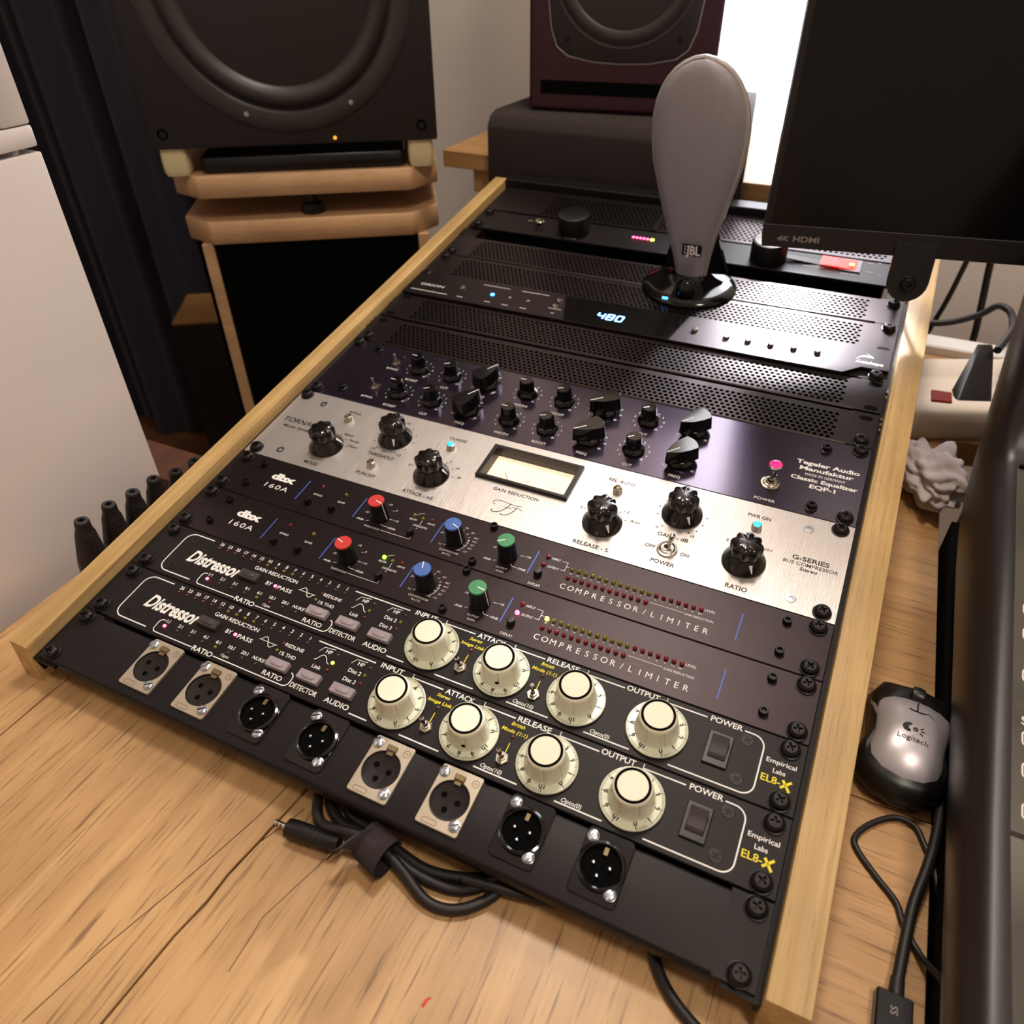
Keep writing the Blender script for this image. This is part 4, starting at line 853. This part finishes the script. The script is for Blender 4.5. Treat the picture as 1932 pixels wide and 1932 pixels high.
obj('cone', G().lathe([(96, -5), (80, -13), (60, -24), (40, -36), (34, -40)], n=72, cap0=False, cap1=True), mat('glossy_cone', (58, 54, 52), .22, spec=.7, var=.35, vs=14, bump=.05, bs=60), dr)
obj('dust_cap', G().lathe([(37, -39), (36, -28), (31, -18), (22, -11), (10, -7.5), (.6, -7)], n=40, cap0=False), M['black'], dr)
for a in (-112, -60): obj('ring_screw', G().lathe([(3, 3.4), (2.8, 5), (.4, 5.4)], 142*cos(radians(a)), 142*sin(radians(a)), 12, False), M['zinc'], dr)
for x in (-328, -19): obj('corner_bolt', G().lathe([(6.5, -.5), (6.4, .6), (4, .4), (3.6, -2)], x, 17, 18, False), M['dark'], t, rot=(radians(90), 0, 0))
obj('status_light', G().lathe([(2.2, 0), (2, 1), (.3, 1.2)], -126, 6.5, 10, False), mat('amber_lamp', (255, 170, 60), emit=(255, 160, 50), es=1.2), t, rot=(radians(90), 0, 0))
t = thing('speaker_stand', 'wooden stand with two chamfered plates and black inset below the large speaker', 'stand', (-86, 720, FZ), (0, 0, YS))
def octo(x0, x1, y0, y1, c): return [(x0+c, y0), (x1-c, y0), (x1, y0+c), (x1, y1-c), (x1-c, y1), (x0+c, y1), (x0, y1-c), (x0, y0+c)]
obj('upper_plate', G().prism(octo(-340, -2, 2, 330, 36), 120-FZ, 147-FZ), M['beech'], t, bevel=1)
obj('lower_plate', G().prism(octo(-338, -4, 2, 330, 36), 62.5-FZ, 91-FZ), M['beech'], t, bevel=1)
for x in (-318, -34):
    for y in (6, 300): obj('stand_leg', G().box(x, x+14.5, y, y+26, 0, 62.5-FZ), M['beech'], t, bevel=.8)
obj('black_inset', G().box(-303, -35, 10, 316, 0, 61-FZ), M['dark'], t); obj('side_inset', G().box(-330, -319, 34, 300, 0, 61-FZ), M['dark'], t)
for x, y in ((-170, 30), (-60, 280), (-280, 280)): obj('ball_mount', G().lathe([(15, 90.8-FZ), (16, 96-FZ), (15, 103-FZ), (8, 106-FZ), (7, 120.2-FZ)], x, y, 24), M['black'], t)
t = thing('base_slab', 'flat black slab lying on the upper wooden stand plate', 'slab', (-86, 720, 147.2), (0, 0, YS))
obj('slab', G().prism(octo(-296, -42, 10, 320, 6), 0, 19), M['black'], t, bevel=2)
for i, (x, y) in enumerate(((-324, 20), (-22, 20), (-322, 300), (-24, 300))):
    lb = ['pale felt block under the left front corner of the large speaker', 'pale felt block under the right front corner of the large speaker', 'pale felt block under the left rear corner of the large speaker', 'pale felt block under the right rear corner of the large speaker'][i]
    o = obj('felt_block', G().loft([[(px*s, py*s, z) for px, py in rrect(0, 0, 31, 31, 6)] for s, z in ((.88, 0), (1, 5), (1.03, 16), (1, 26), (.96, 31.6))]), M['felt'], None, ang=50)
    d = Matrix.Rotation(YS, 3, 'Z') @ Vector((x, y, 0)); o.location = ((-86+d.x)*MM, (720+d.y)*MM, 147.2*MM); o.rotation_euler = (0, 0, YS)
    tag(o, lb, 'block', 'felt blocks under the large speaker')
t = thing('equipment_case', 'dark box on the floor left of the speaker stand', 'box', (-845, 860, FZ), (0, 0, YS))
obj('case_body', G().box(0, 250, 0, 160, 0, -266-FZ), M['cab'], t, bevel=2); obj('case_lid', G().box(-.5, 250.5, -.5, 160, -266-FZ, -262-FZ), M['shelf'], t)

# ---------------------------------------------------------------- curtain and wardrobe
g = G(); R0, R1 = [], []
xs = [-2500+12*i for i in range(141)]
for z, k in ((FZ+4, 1.0), (-200, .9), (300, .8), (1000, .6), (1690, .5)):
    row = []
    for x in xs:
        y = 1090+k*(26*sin(x*.031)+14*sin(x*.071+1)+8*mnoise.noise(Vector((x*.02, z*.001, 0)))); row.append((x, y, z))
    R0.append(row)
vs = [p for r in R0 for p in r]; n = len(xs)
g.add(vs, [(k*n+i, k*n+i+1, (k+1)*n+i+1, (k+1)*n+i) for k in range(4) for i in range(n-1)])
g.add([(x, y+6, z) for x, y, z in vs], [(k*n+i, (k+1)*n+i, (k+1)*n+i+1, k*n+i+1) for k in range(4) for i in range(n-1)])
tag(obj('curtain', g, M['curtain'], ang=80), 'long dark navy curtain hanging between the white wardrobe and black speaker', 'curtain')
t = thing('wardrobe', 'glossy white wardrobe with two doors beside the desk at left', 'wardrobe', (-95, -300, FZ))
obj('carcass', G().box(-460, -22, -600, 500, 0, 1650), M['wardrobe'], t, bevel=2)
obj('lower_door', G().box(-20, 0, -30, 500, 60, 269-FZ), M['wardrobe'], t, bevel=1.5, seg=2); obj('lower_door', G().box(-20, 0, -600, -34, 60, 269-FZ), M['wardrobe'], t, bevel=1.5, seg=2)
for y0, y1 in ((-30, 500), (-600, -34)):
    d = obj('upper_door', G().box(-20, -7, y0, y1, 272-FZ, 1640), M['wardrobe'], t, bevel=1)
    for a in ((y0, y1, 272-FZ, 286-FZ), (y0, y1, 1600, 1640), (y0, y0+22, 286-FZ, 1600), (y1-22, y1, 286-FZ, 1600)): obj('door_rail', G().box(-8, 0, *a), M['wardrobe'], d, bevel=2.5, seg=2)

# ---------------------------------------------------------------- mixing console
t = thing('mixing_console', 'large grey mixing console with rounded dark end cheek at right edge', 'mixing console', (566, 0, DZ))
st = [(-320, -8, 4), (-200, -6, 18), (-60, -8, 29), (0, -10, 34), (60, -10, 38.5), (106, -9, 42.5), (170, -8, 51), (230, -7, 60), (301, -7, 71), (350, -6, 78), (385, -2, 84)]
path = [((y, b), (y, tt)) for y, b, tt in st]+[((415, 8), (400, 90)), ((442, 30), (410, 104)), ((470, 60), (424, 128)), ((500, 98), (446, 160)), ((540, 150), (486, 216)), ((570, 190), (516, 256))]
g = G(); rings = []
for (by, bz), (ty, tz) in path:
    ring = []
    for i in range(17):
        a = -pi/2+pi*i/16; s = sin(a); f = (s+1)/2
        y = by+(ty-by)*f; z = bz+(tz-bz)*f; x = 8-17*max(0, cos(a))**.75
        ring.append((x, y, z-DZ))
    ring += [(40, ty, tz-DZ), (40, by, bz-DZ)]; rings.append(ring)
g.loft(rings); obj('end_cheek', g, M['cheek'], t, ang=50)
def cpz(y): 
    L = [(yy, tt) for yy, b, tt in st]
    for (a, za), (b, zb) in zip(L, L[1:]):
        if a <= y <= b: return za+(zb-za)*(y-a)/(b-a)
    return L[-1][1]
def slab(y0, y1, m, name, x0=8.6, x1=560, dz=0, th=16):
    ys = [y0]+[s[0] for s in st if y0 < s[0] < y1]+[y1]; g = G()
    sec = [(y, cpz(y)+dz-DZ) for y in ys]; sec = sec+[(y, z-th) for y, z in sec[::-1]]
    g.loft([[(x, y, z) for y, z in sec] for x in (x0, x1)]); return obj(name, g, m, t, bevel=.5)
slab(-320, 105.3, M['consol'], 'lower_panel'); slab(107.3, 382, M['consol'], 'upper_panel'); slab(105.2, 107.4, M['dark'], 'panel_seam', dz=-1.5)
g = G(); sec = [(384, 82-DZ), (400, 90-DZ), (412, 104-DZ), (446, 160-DZ), (516, 256-DZ), (560, 230-DZ), (470, 60-DZ), (400, 30-DZ)]
g.loft([[(x, y, z) for y, z in sec] for x in (8.6, 560)]); obj('meter_bridge', g, M['consdk'], t, bevel=1)
obj('base', G().box(-3, 550, -300, 440, -260, 14), M['dark'], t)  # near-black box, widened to stand in for shade in the gap beside the desk
def on_panel(name, y, x, build, m, dz=0):
    e = 4; sl = math.atan2(cpz(y+e)-cpz(y-e), 2*e); g = G(); build(g)
    return obj(name, g, m, t, loc=(x, y, cpz(y)-DZ+dz), rot=(sl, 0, 0), bevel=0)
def lbl(y, s, x=11, wd=24):
    def b(g):
        g.line(rrect(wd/2, 0, wd, 8.4, 2), .8, .15, True)
        if s: g.text(s, 4, 0, 4.2, al='l')
    on_panel('panel_print', y, x, b, M['white'])
for y, s in ((252, 'F1'), (233, 'F2'), (203, 'Display'), (162, 'Select'), (143, 'Pan'), (120, 'Send'), (57, ''), (36, '')): lbl(y, s, 14 if y > 110 else 16)
on_panel('panel_print', 173, 13.5, lambda g: g.text('SWITCH', 0, 0, 5, al='l', bold=.01), M['white'])
on_panel('panel_print', 98, 18, lambda g: g.text('ASSIGN', 0, 0, 5, al='l', bold=.01), M['white'])
on_panel('panel_print', 64, 15.5, lambda g: g.text('AUTO', 0, 0, 5, al='l', bold=.01), M['white'])
for y in (317, 302, 287, 272): on_panel('panel_button', y, 15, lambda g: g.prism(rrect(12, 0, 24, 5.6, 2.4), 0, 2.6, .95), M['tabw'])
for y in (84.5, 74): on_panel('panel_button', y, 16, lambda g: g.prism(rrect(12, 0, 24, 5.4, 2.2), 0, 2.6, .95), M['tabw'])
for y in (340, 328, 310, 295, 280, 265): on_panel('panel_key', y, 20, lambda g: g.prism(rrect(10, 0, 20, 7, 3), 0, 3.5, .9), mat('olive_key', (120, 108, 76), .4) if y > 320 else M['consdk'])
for y in (81, 70): on_panel('rotary_knob', y, 18, lambda g: g.lathe([(8, 0), (7.4, 9), (6.6, 10), (.3, 10.2)], 7.6, -4, 24), M['black'])
on_panel('panel_key', 155, 19, lambda g: g.prism(rrect(10, 0, 20, 7, 3), 0, 2.5, .9), M['consdk'])
on_panel('bridge_screen', 381, 10, lambda g: g.box(0, 300, 0, 2, 0, 3), M['black'])

# ---------------------------------------------------------------- mouse
t = thing('computer_mouse', 'silver and black computer mouse on the desk right of the rack', 'mouse', (541, 190, DZ), (0, 0, radians(-6)))
def mring(z, k, sx=1, top=0):
    P = [(-21, 38), (0, 42), (21, 38), (25.5, 26), (22.5, 8), (21.5, -6), (24.5, -20), (23, -32), (12, -41), (0, -43), (-12, -41), (-23, -32), (-24.5, -20), (-21.5, -6), (-22.5, 8), (-25.5, 26)]
    return [(x*k*sx, y*k, z) for x, y in P]
def mz(x, y): return 31*(1-((y+6)/58)**2)*(1-.38*(x/27)**2)
g = G(); g.loft([mring(0, .94), mring(4, 1.04), mring(10, 1.07), mring(16, 1.02), mring(21, .92)]); obj('body', g, M['black'], t, sub=0, ang=60)
g = G(); P = mring(0, 1); rows = []
N = 12
WX = 1.14
out = [(-18.5, 40), (-9, 42.5), (0, 43), (9, 42.5), (19, 39), (23.5, 30), (22, 18), (18, 4), (17, -8), (18, -20), (17, -29), (11, -36), (0, -38.5), (-11, -36), (-17, -29), (-18, -20), (-17, -8), (-18, 4), (-22, 18), (-23.5, 30)]
rings = [[(WX*x*k, y*k-1*(1-k), mz(x*k, y*k)-5*k**6+1) for x, y in out] for k in (1.0, .93, .8, .6, .4, .2, .03)]
rings = [[(x, y, z-6) for x, y, z in rings[0]]]+rings
g.loft(rings, True, True); obj('top_shell', g, M['mouse'], t, ang=55)
zf = lambda x, y, d=.25: mz(x, y)+1+d-5*(max(abs(x)/20, abs(y)/40)**6)
g = G()
for pts, wd in (([(0, 24), (-.3, 20), (-.4, 12)], .7), ([(-5, 12.4), (-2.5, 11.2), (2, 11.2), (5, 12.6)], .7), ([(5.5, 14), (10, 10.5), (16, 8.5), (19.5, 8.6)], .45)):
    g.tube([(x, y, zf(x, y, .05)) for x, y in pts], wd/2, 6)
obj('button_gaps', g, M['dark'], t)
obj('scroll_wheel', G().lathe([(2.4, -4), (6.2, -3.4), (6.8, 0), (6.2, 3.4), (2.4, 4)], 0, 0, 24), M['black'], t, loc=(-1, 33, 19), rot=(0, radians(90), 0))
g = G().text('Logitech', 0, -13, 3.4, 17); g.add([(x-3.4, y-5.4, .12) for x, y in arc(0, 0, 3.6, 70, 290, 8)+arc(1.6, 0, 2.0, 250, 110, 5)], [tuple(range(15))])
g.ring(.2, -6, .7, 1.5, .12, 14); g.line([(2.8, -4.6), (4.4, -3)], .7); g.line([(3.4, -6), (5.4, -5.6)], .7); g.line([(2.8, -7.6), (4.6, -8.8)], .7)
for i, p in enumerate(g.v): g.v[i] = (p[0], p[1], zf(p[0], p[1], .35))
obj('logo_print', g, M['blackpr'], t)

# ---------------------------------------------------------------- cables, plugs and clutter
t = thing('usb_cable', 'thick black cable with flat plug lying on the desk right of the rack', 'cable', (546, 38, DZ))
def rel(P, o): return [(x-o[0], y-o[1], z-o[2]) for x, y, z in P]
o0 = (546, 38, DZ)
obj('sheath', G().tube(spline(rel([(546.5, 46, -21.6), (548, 62, -21), (551, 88, -19), (556, 110, -17), (560, 132, -17), (563, 160, -19), (565, 190, -22.4), (566, 215, -22.5)], o0)), 2.9, 12), M['cable'], t)
obj('strain_relief', G().tube(rel([(546.2, 39, -21.5), (546.5, 48, -21.5)], o0), [3.8, 3.4], 12), M['cable'], t)
obj('plug_body', G().box(-9, 7.5, -26, 1.5, .3, 8), M['black'], t, bevel=.8)
g = G().text('SS', -1, -7, 3.2, 4, z=8.06, rot=radians(90)); obj('plug_mark', g, M['soft'], t)
t = thing('thin_cable', 'thin black cable curled in a loop on the desk beside the mouse', 'cable', (540, 100, DZ)); o0 = (540, 100, DZ)
obj('sheath', G().tube(spline(rel([(566, 96, -24.2), (562, 116, -24.2), (556, 131, -24.2), (550.5, 140, -24.2), (540, 140.5, -24.2), (527.5, 130, -24.2), (520.5, 118, -24.2), (523, 110, -24.2), (534, 98.5, -24.2), (544, 89, -24.2), (548.5, 78, -24.3), (557, 64, -22), (564, 51, -12), (568, 38, -8), (572, 10, -6)], o0)), 1.75, 10), M['cable'], t)
t = thing('audio_cable', 'coiled black audio cable with small jack plug in front of the rack', 'cable', (280, -5, DZ)); o0 = (280, -5, DZ)
def strand(pts, r=3.1): return obj('cable_strand', G().tube(spline(rel(pts, o0), 8), r, 12), M['cable'], t)
strand([(236, 40, -19), (228, 18, -19), (228, 6, -19), (240, -8, -18), (258, -8, -14), (276, -6, -14), (296, -11, -18), (318, -19, -22), (336, -14, -22.6), (350, 4, -22.6), (352, 30, -22.6)])
strand([(246, 42, -22), (235, 20, -22), (234, 8, -22.5), (250, -2, -20), (266, -3, -18), (284, -6, -18), (306, -9, -21), (330, -6, -22.5), (348, 8, -16), (356, 30, -16)])
strand([(256, 42, -22), (245, 20, -22.4), (250, 6, -22.4), (266, 2, -20), (286, -2, -20), (310, -4, -22), (336, 4, -22.6), (362, 20, -22.6)])
strand([(330, -2, -16), (350, 2, -17), (372, 7, -20), (400, 16, -22), (430, 30, -22.6)], 2.8)
obj('jack_boot', G().tube(rel([(224, -17.6, -20.4), (229, -17.2, -20.2), (236, -16.6, -19.6), (243, -16.2, -19.2), (252, -15.5, -18), (258, -14.6, -17)], o0), [5.4, 5.8, 5.7, 5.2, 4.6, 3.6], 16), M['black'], t)
for k in range(6):
    a = (238+2.7*k, -16.5+.13*k, -19.5+.2*k); r = 5.6-.18*k; obj('boot_rib', G().tube(rel([a, (a[0]+1.1, a[1]+.08, a[2]+.1)], o0), [r, r], 14), M['cable'], t)
obj('jack_tip', G().tube(rel([(213.4, -17.9, -21), (214.2, -17.9, -21), (215.6, -17.85, -21), (224.5, -17.6, -20.6)], o0), [.4, 1.5, 1.75, 1.75], 14), M['nickel'], t)
for x in (216.6, 219.2): obj('jack_band', G().tube(rel([(x, -17.85, -20.95), (x+.5, -17.84, -20.93)], o0), [1.85, 1.85], 14), M['black'], t)
g = G(); ring = []
for i in range(28):
    a = 2*pi*i/28; ring.append((11.5*cos(a)*(1+.06*sin(3*a)), 10.5*sin(a)))
strap = []
for s in (-9, -3, 4, 9.5): strap.append([(279+.62*s+y*.35-o0[0], -7-.75*s+y*.8*.9-o0[1]+0, -15.0+z*.95-o0[2]) for y, z in ring])
inner = [[(279+.62*s+y*.9*.35-o0[0], -7-.75*s+y*.9*.72-o0[1], -15.0+z*.86-o0[2]) for y, z in ring] for s in (9.5, 4, -3, -9)]
strap = [[(280+s*.95+y*.16-o0[0], -9+y-o0[1]-s*.28, -14.6+z-o0[2]+.0) for y, z in ring] for s in (-9, -4, 2, 9)]
inner = [[(280+s*.95+y*.14-o0[0], -9+y*.9-o0[1]-s*.28, -14.6+z*.88-o0[2]) for y, z in ring] for s in (9, 2, -4, -9)]
g.loft(strap+inner+[strap[0]], False, False); obj('velcro_strap', g, M['velcro'], t)
fl = [[(262+8*k+q*.4-o0[0], -20+6*k+q-o0[1], -12.5+9*sin(k*1.6)-o0[2]+d) for q, d in ((-7, 0), (-2, .6), (3, .4), (8, 0), (8, 1.6), (3, 2.2), (-2, 2.4), (-7, 1.6))] for k in (0, .5, 1, 1.6, 2.2)]
obj('strap_tail', G().loft(fl), M['velcro'], t, ang=60)
t = thing('desk_cable', 'black cable running out from under the connector panel toward the viewer', 'cable', (450, 0, DZ)); o0 = (450, 0, DZ)
obj('sheath', G().tube(spline(rel([(420, 40, -22.8), (430, 16, -22.8), (438, 3, -22.8), (447, -6, -22.8), (459, -13, -22.8), (472, -18, -22.8), (488, -24, -22.8), (510, -34, -22.8)], o0)), 3.0, 12), M['cable'], t)
bl = ['nearest the front corner', 'second from the front', 'third from the front', 'fourth from the front', 'fifth from the front', 'farthest along the rail']
for i, (y, zt, hh) in enumerate(((90, 35, 40), (116, 32, 40), (138, 30, 40), (161, 28, 40), (183, 22, 22), (206, 18, 20))):
    t = thing('cable_plug', 'black ribbed cable plug behind the left oak rail, '+bl[i], 'plug', (-56-1.5*(i % 2), y, DZ), (radians(-3), radians(6), 0), 'black cable plugs behind the left rail')
    H = zt-DZ
    obj('plug_body', G().lathe([(11.5, 0), (11.6, H-44), (11.2, H-38)], n=24), M['black'], t)
    obj('boot', G().lathe([(11.2, H-38), (10.6, H-34)]+[(10.4-.19*k-(.35 if k % 2 else 0), H-32+1.35*k) for k in range(16)]+[(6.4, H-9), (5.9, H-7.5), (5.6, H-1.6), (5.0, H-.2), (2.4, H), (2.0, H-3)], n=24), M['cable'], t, ang=20)
t = thing('power_strip', 'white power strip with dark red rocker on the desk behind the rag', 'power strip', (533, 596, DZ), (0, 0, radians(24)))
g = G(); pr = [(-4, 0), (-7, 8), (-6, 22), (-2, 31), (6, 34), (38, 33), (50, 27), (80, 26), (96, 33), (112, 33), (118, 26), (118, 0)]
g.loft([[(x, y, z) for y, z in pr] for x in (-26, 30, 170)]); obj('housing', g, M['stripw'], t, bevel=3, seg=2)
obj('rocker', G().prism([(9, 14), (28, 10), (36, 30), (18, 36)], 32.5, 36), M['redsw'], t, bevel=.8)
obj('plug', G().loft([[(52+k*22+x*(1-.45*k), 22+k*42+y*(1-.5*k), 32+k*26+z) for x, y, z in ((-17, -8, 0), (17, -10, 0), (19, 10, 4), (-15, 12, 4), )] for k in (0, .35, .75, 1.2)]), M['black'], t, bevel=2, seg=2)
t = thing('power_cable', 'black power cable arching up from the plug before the white wall', 'cable', (600, 720, 20)); o0 = (600, 720, 20)
obj('sheath', G().tube(spline(rel([(586, 690, 40), (600, 740, 44), (606, 790, 34), (610, 830, 26), (607, 852, 25), (596, 860, 25), (582, 860, 12), (557, 860, -2), (534, 862, -9), (505, 866, -12)], o0)), 4.0, 12), M['cable'], t)
for lb, pts, r in (('black cable hanging slanted down the white wall under the monitor', [(556, 905, 100), (551, 900, 58), (546, 900, 13), (540, 900, -20), (532, 900, -60)], 3.2), ('black cable hanging straight down the white wall under the monitor', [(570, 905, 120), (577, 902, 60), (585, 900, 6), (590, 900, -33), (592, 900, -70)], 4.2)):
    o = obj('wall_cable', G().tube(spline(pts), r, 10), M['cable']); tag(o, lb, 'cable', 'cables hanging at the white wall')
t = thing('cleaning_rag', 'crumpled pale grey cotton rag lying on the desk by the console', 'rag', (545, 490, DZ))
bm = bmesh.new(); bmesh.ops.create_icosphere(bm, subdivisions=5, radius=1)
for v in bm.verts:
    p = v.co.copy(); q = p*1.9
    f = mnoise.noise(q+Vector((3, 1, 7)))*.32+abs(mnoise.noise(p*2.1+Vector((9, 2, 4))))*.52+abs(mnoise.noise(p*4+Vector((1, 8, 2))))*.07
    s = .68+f
    z = max(-.98, p.z*s)
    v.co = Vector((p.x*s*33, p.y*s*60+6, (z+.98)*22))*MM
me = bpy.data.meshes.new('cloth'); bm.to_mesh(me); bm.free(); me.materials.append(M['rag'])
for p in me.polygons: p.use_smooth = True
o = bpy.data.objects.new('cloth', me); COL.objects.link(o); o.parent = t; o.rotation_euler = (0, 0, radians(20)); o.location = (0, 0, 0)

for o in list(bpy.data.objects):                                     # flat print and tiny marks stay joined
    if o.type == 'MESH' and o.name.split('.')[0] in ('white_legend', 'yellow_legend', 'black_legend', 'pale_legend', 'blue_divider', 'dial_numbers', 'embossed_mark', 'contact_holes', 'meter_scale', 'panel_print', 'crack', 'button_gaps', 'logo_print', 'badge_letters', 'bezel_print', 'plug_mark', 'lit_digits', 'pointer_line'):
        o['kind'] = 'stuff'
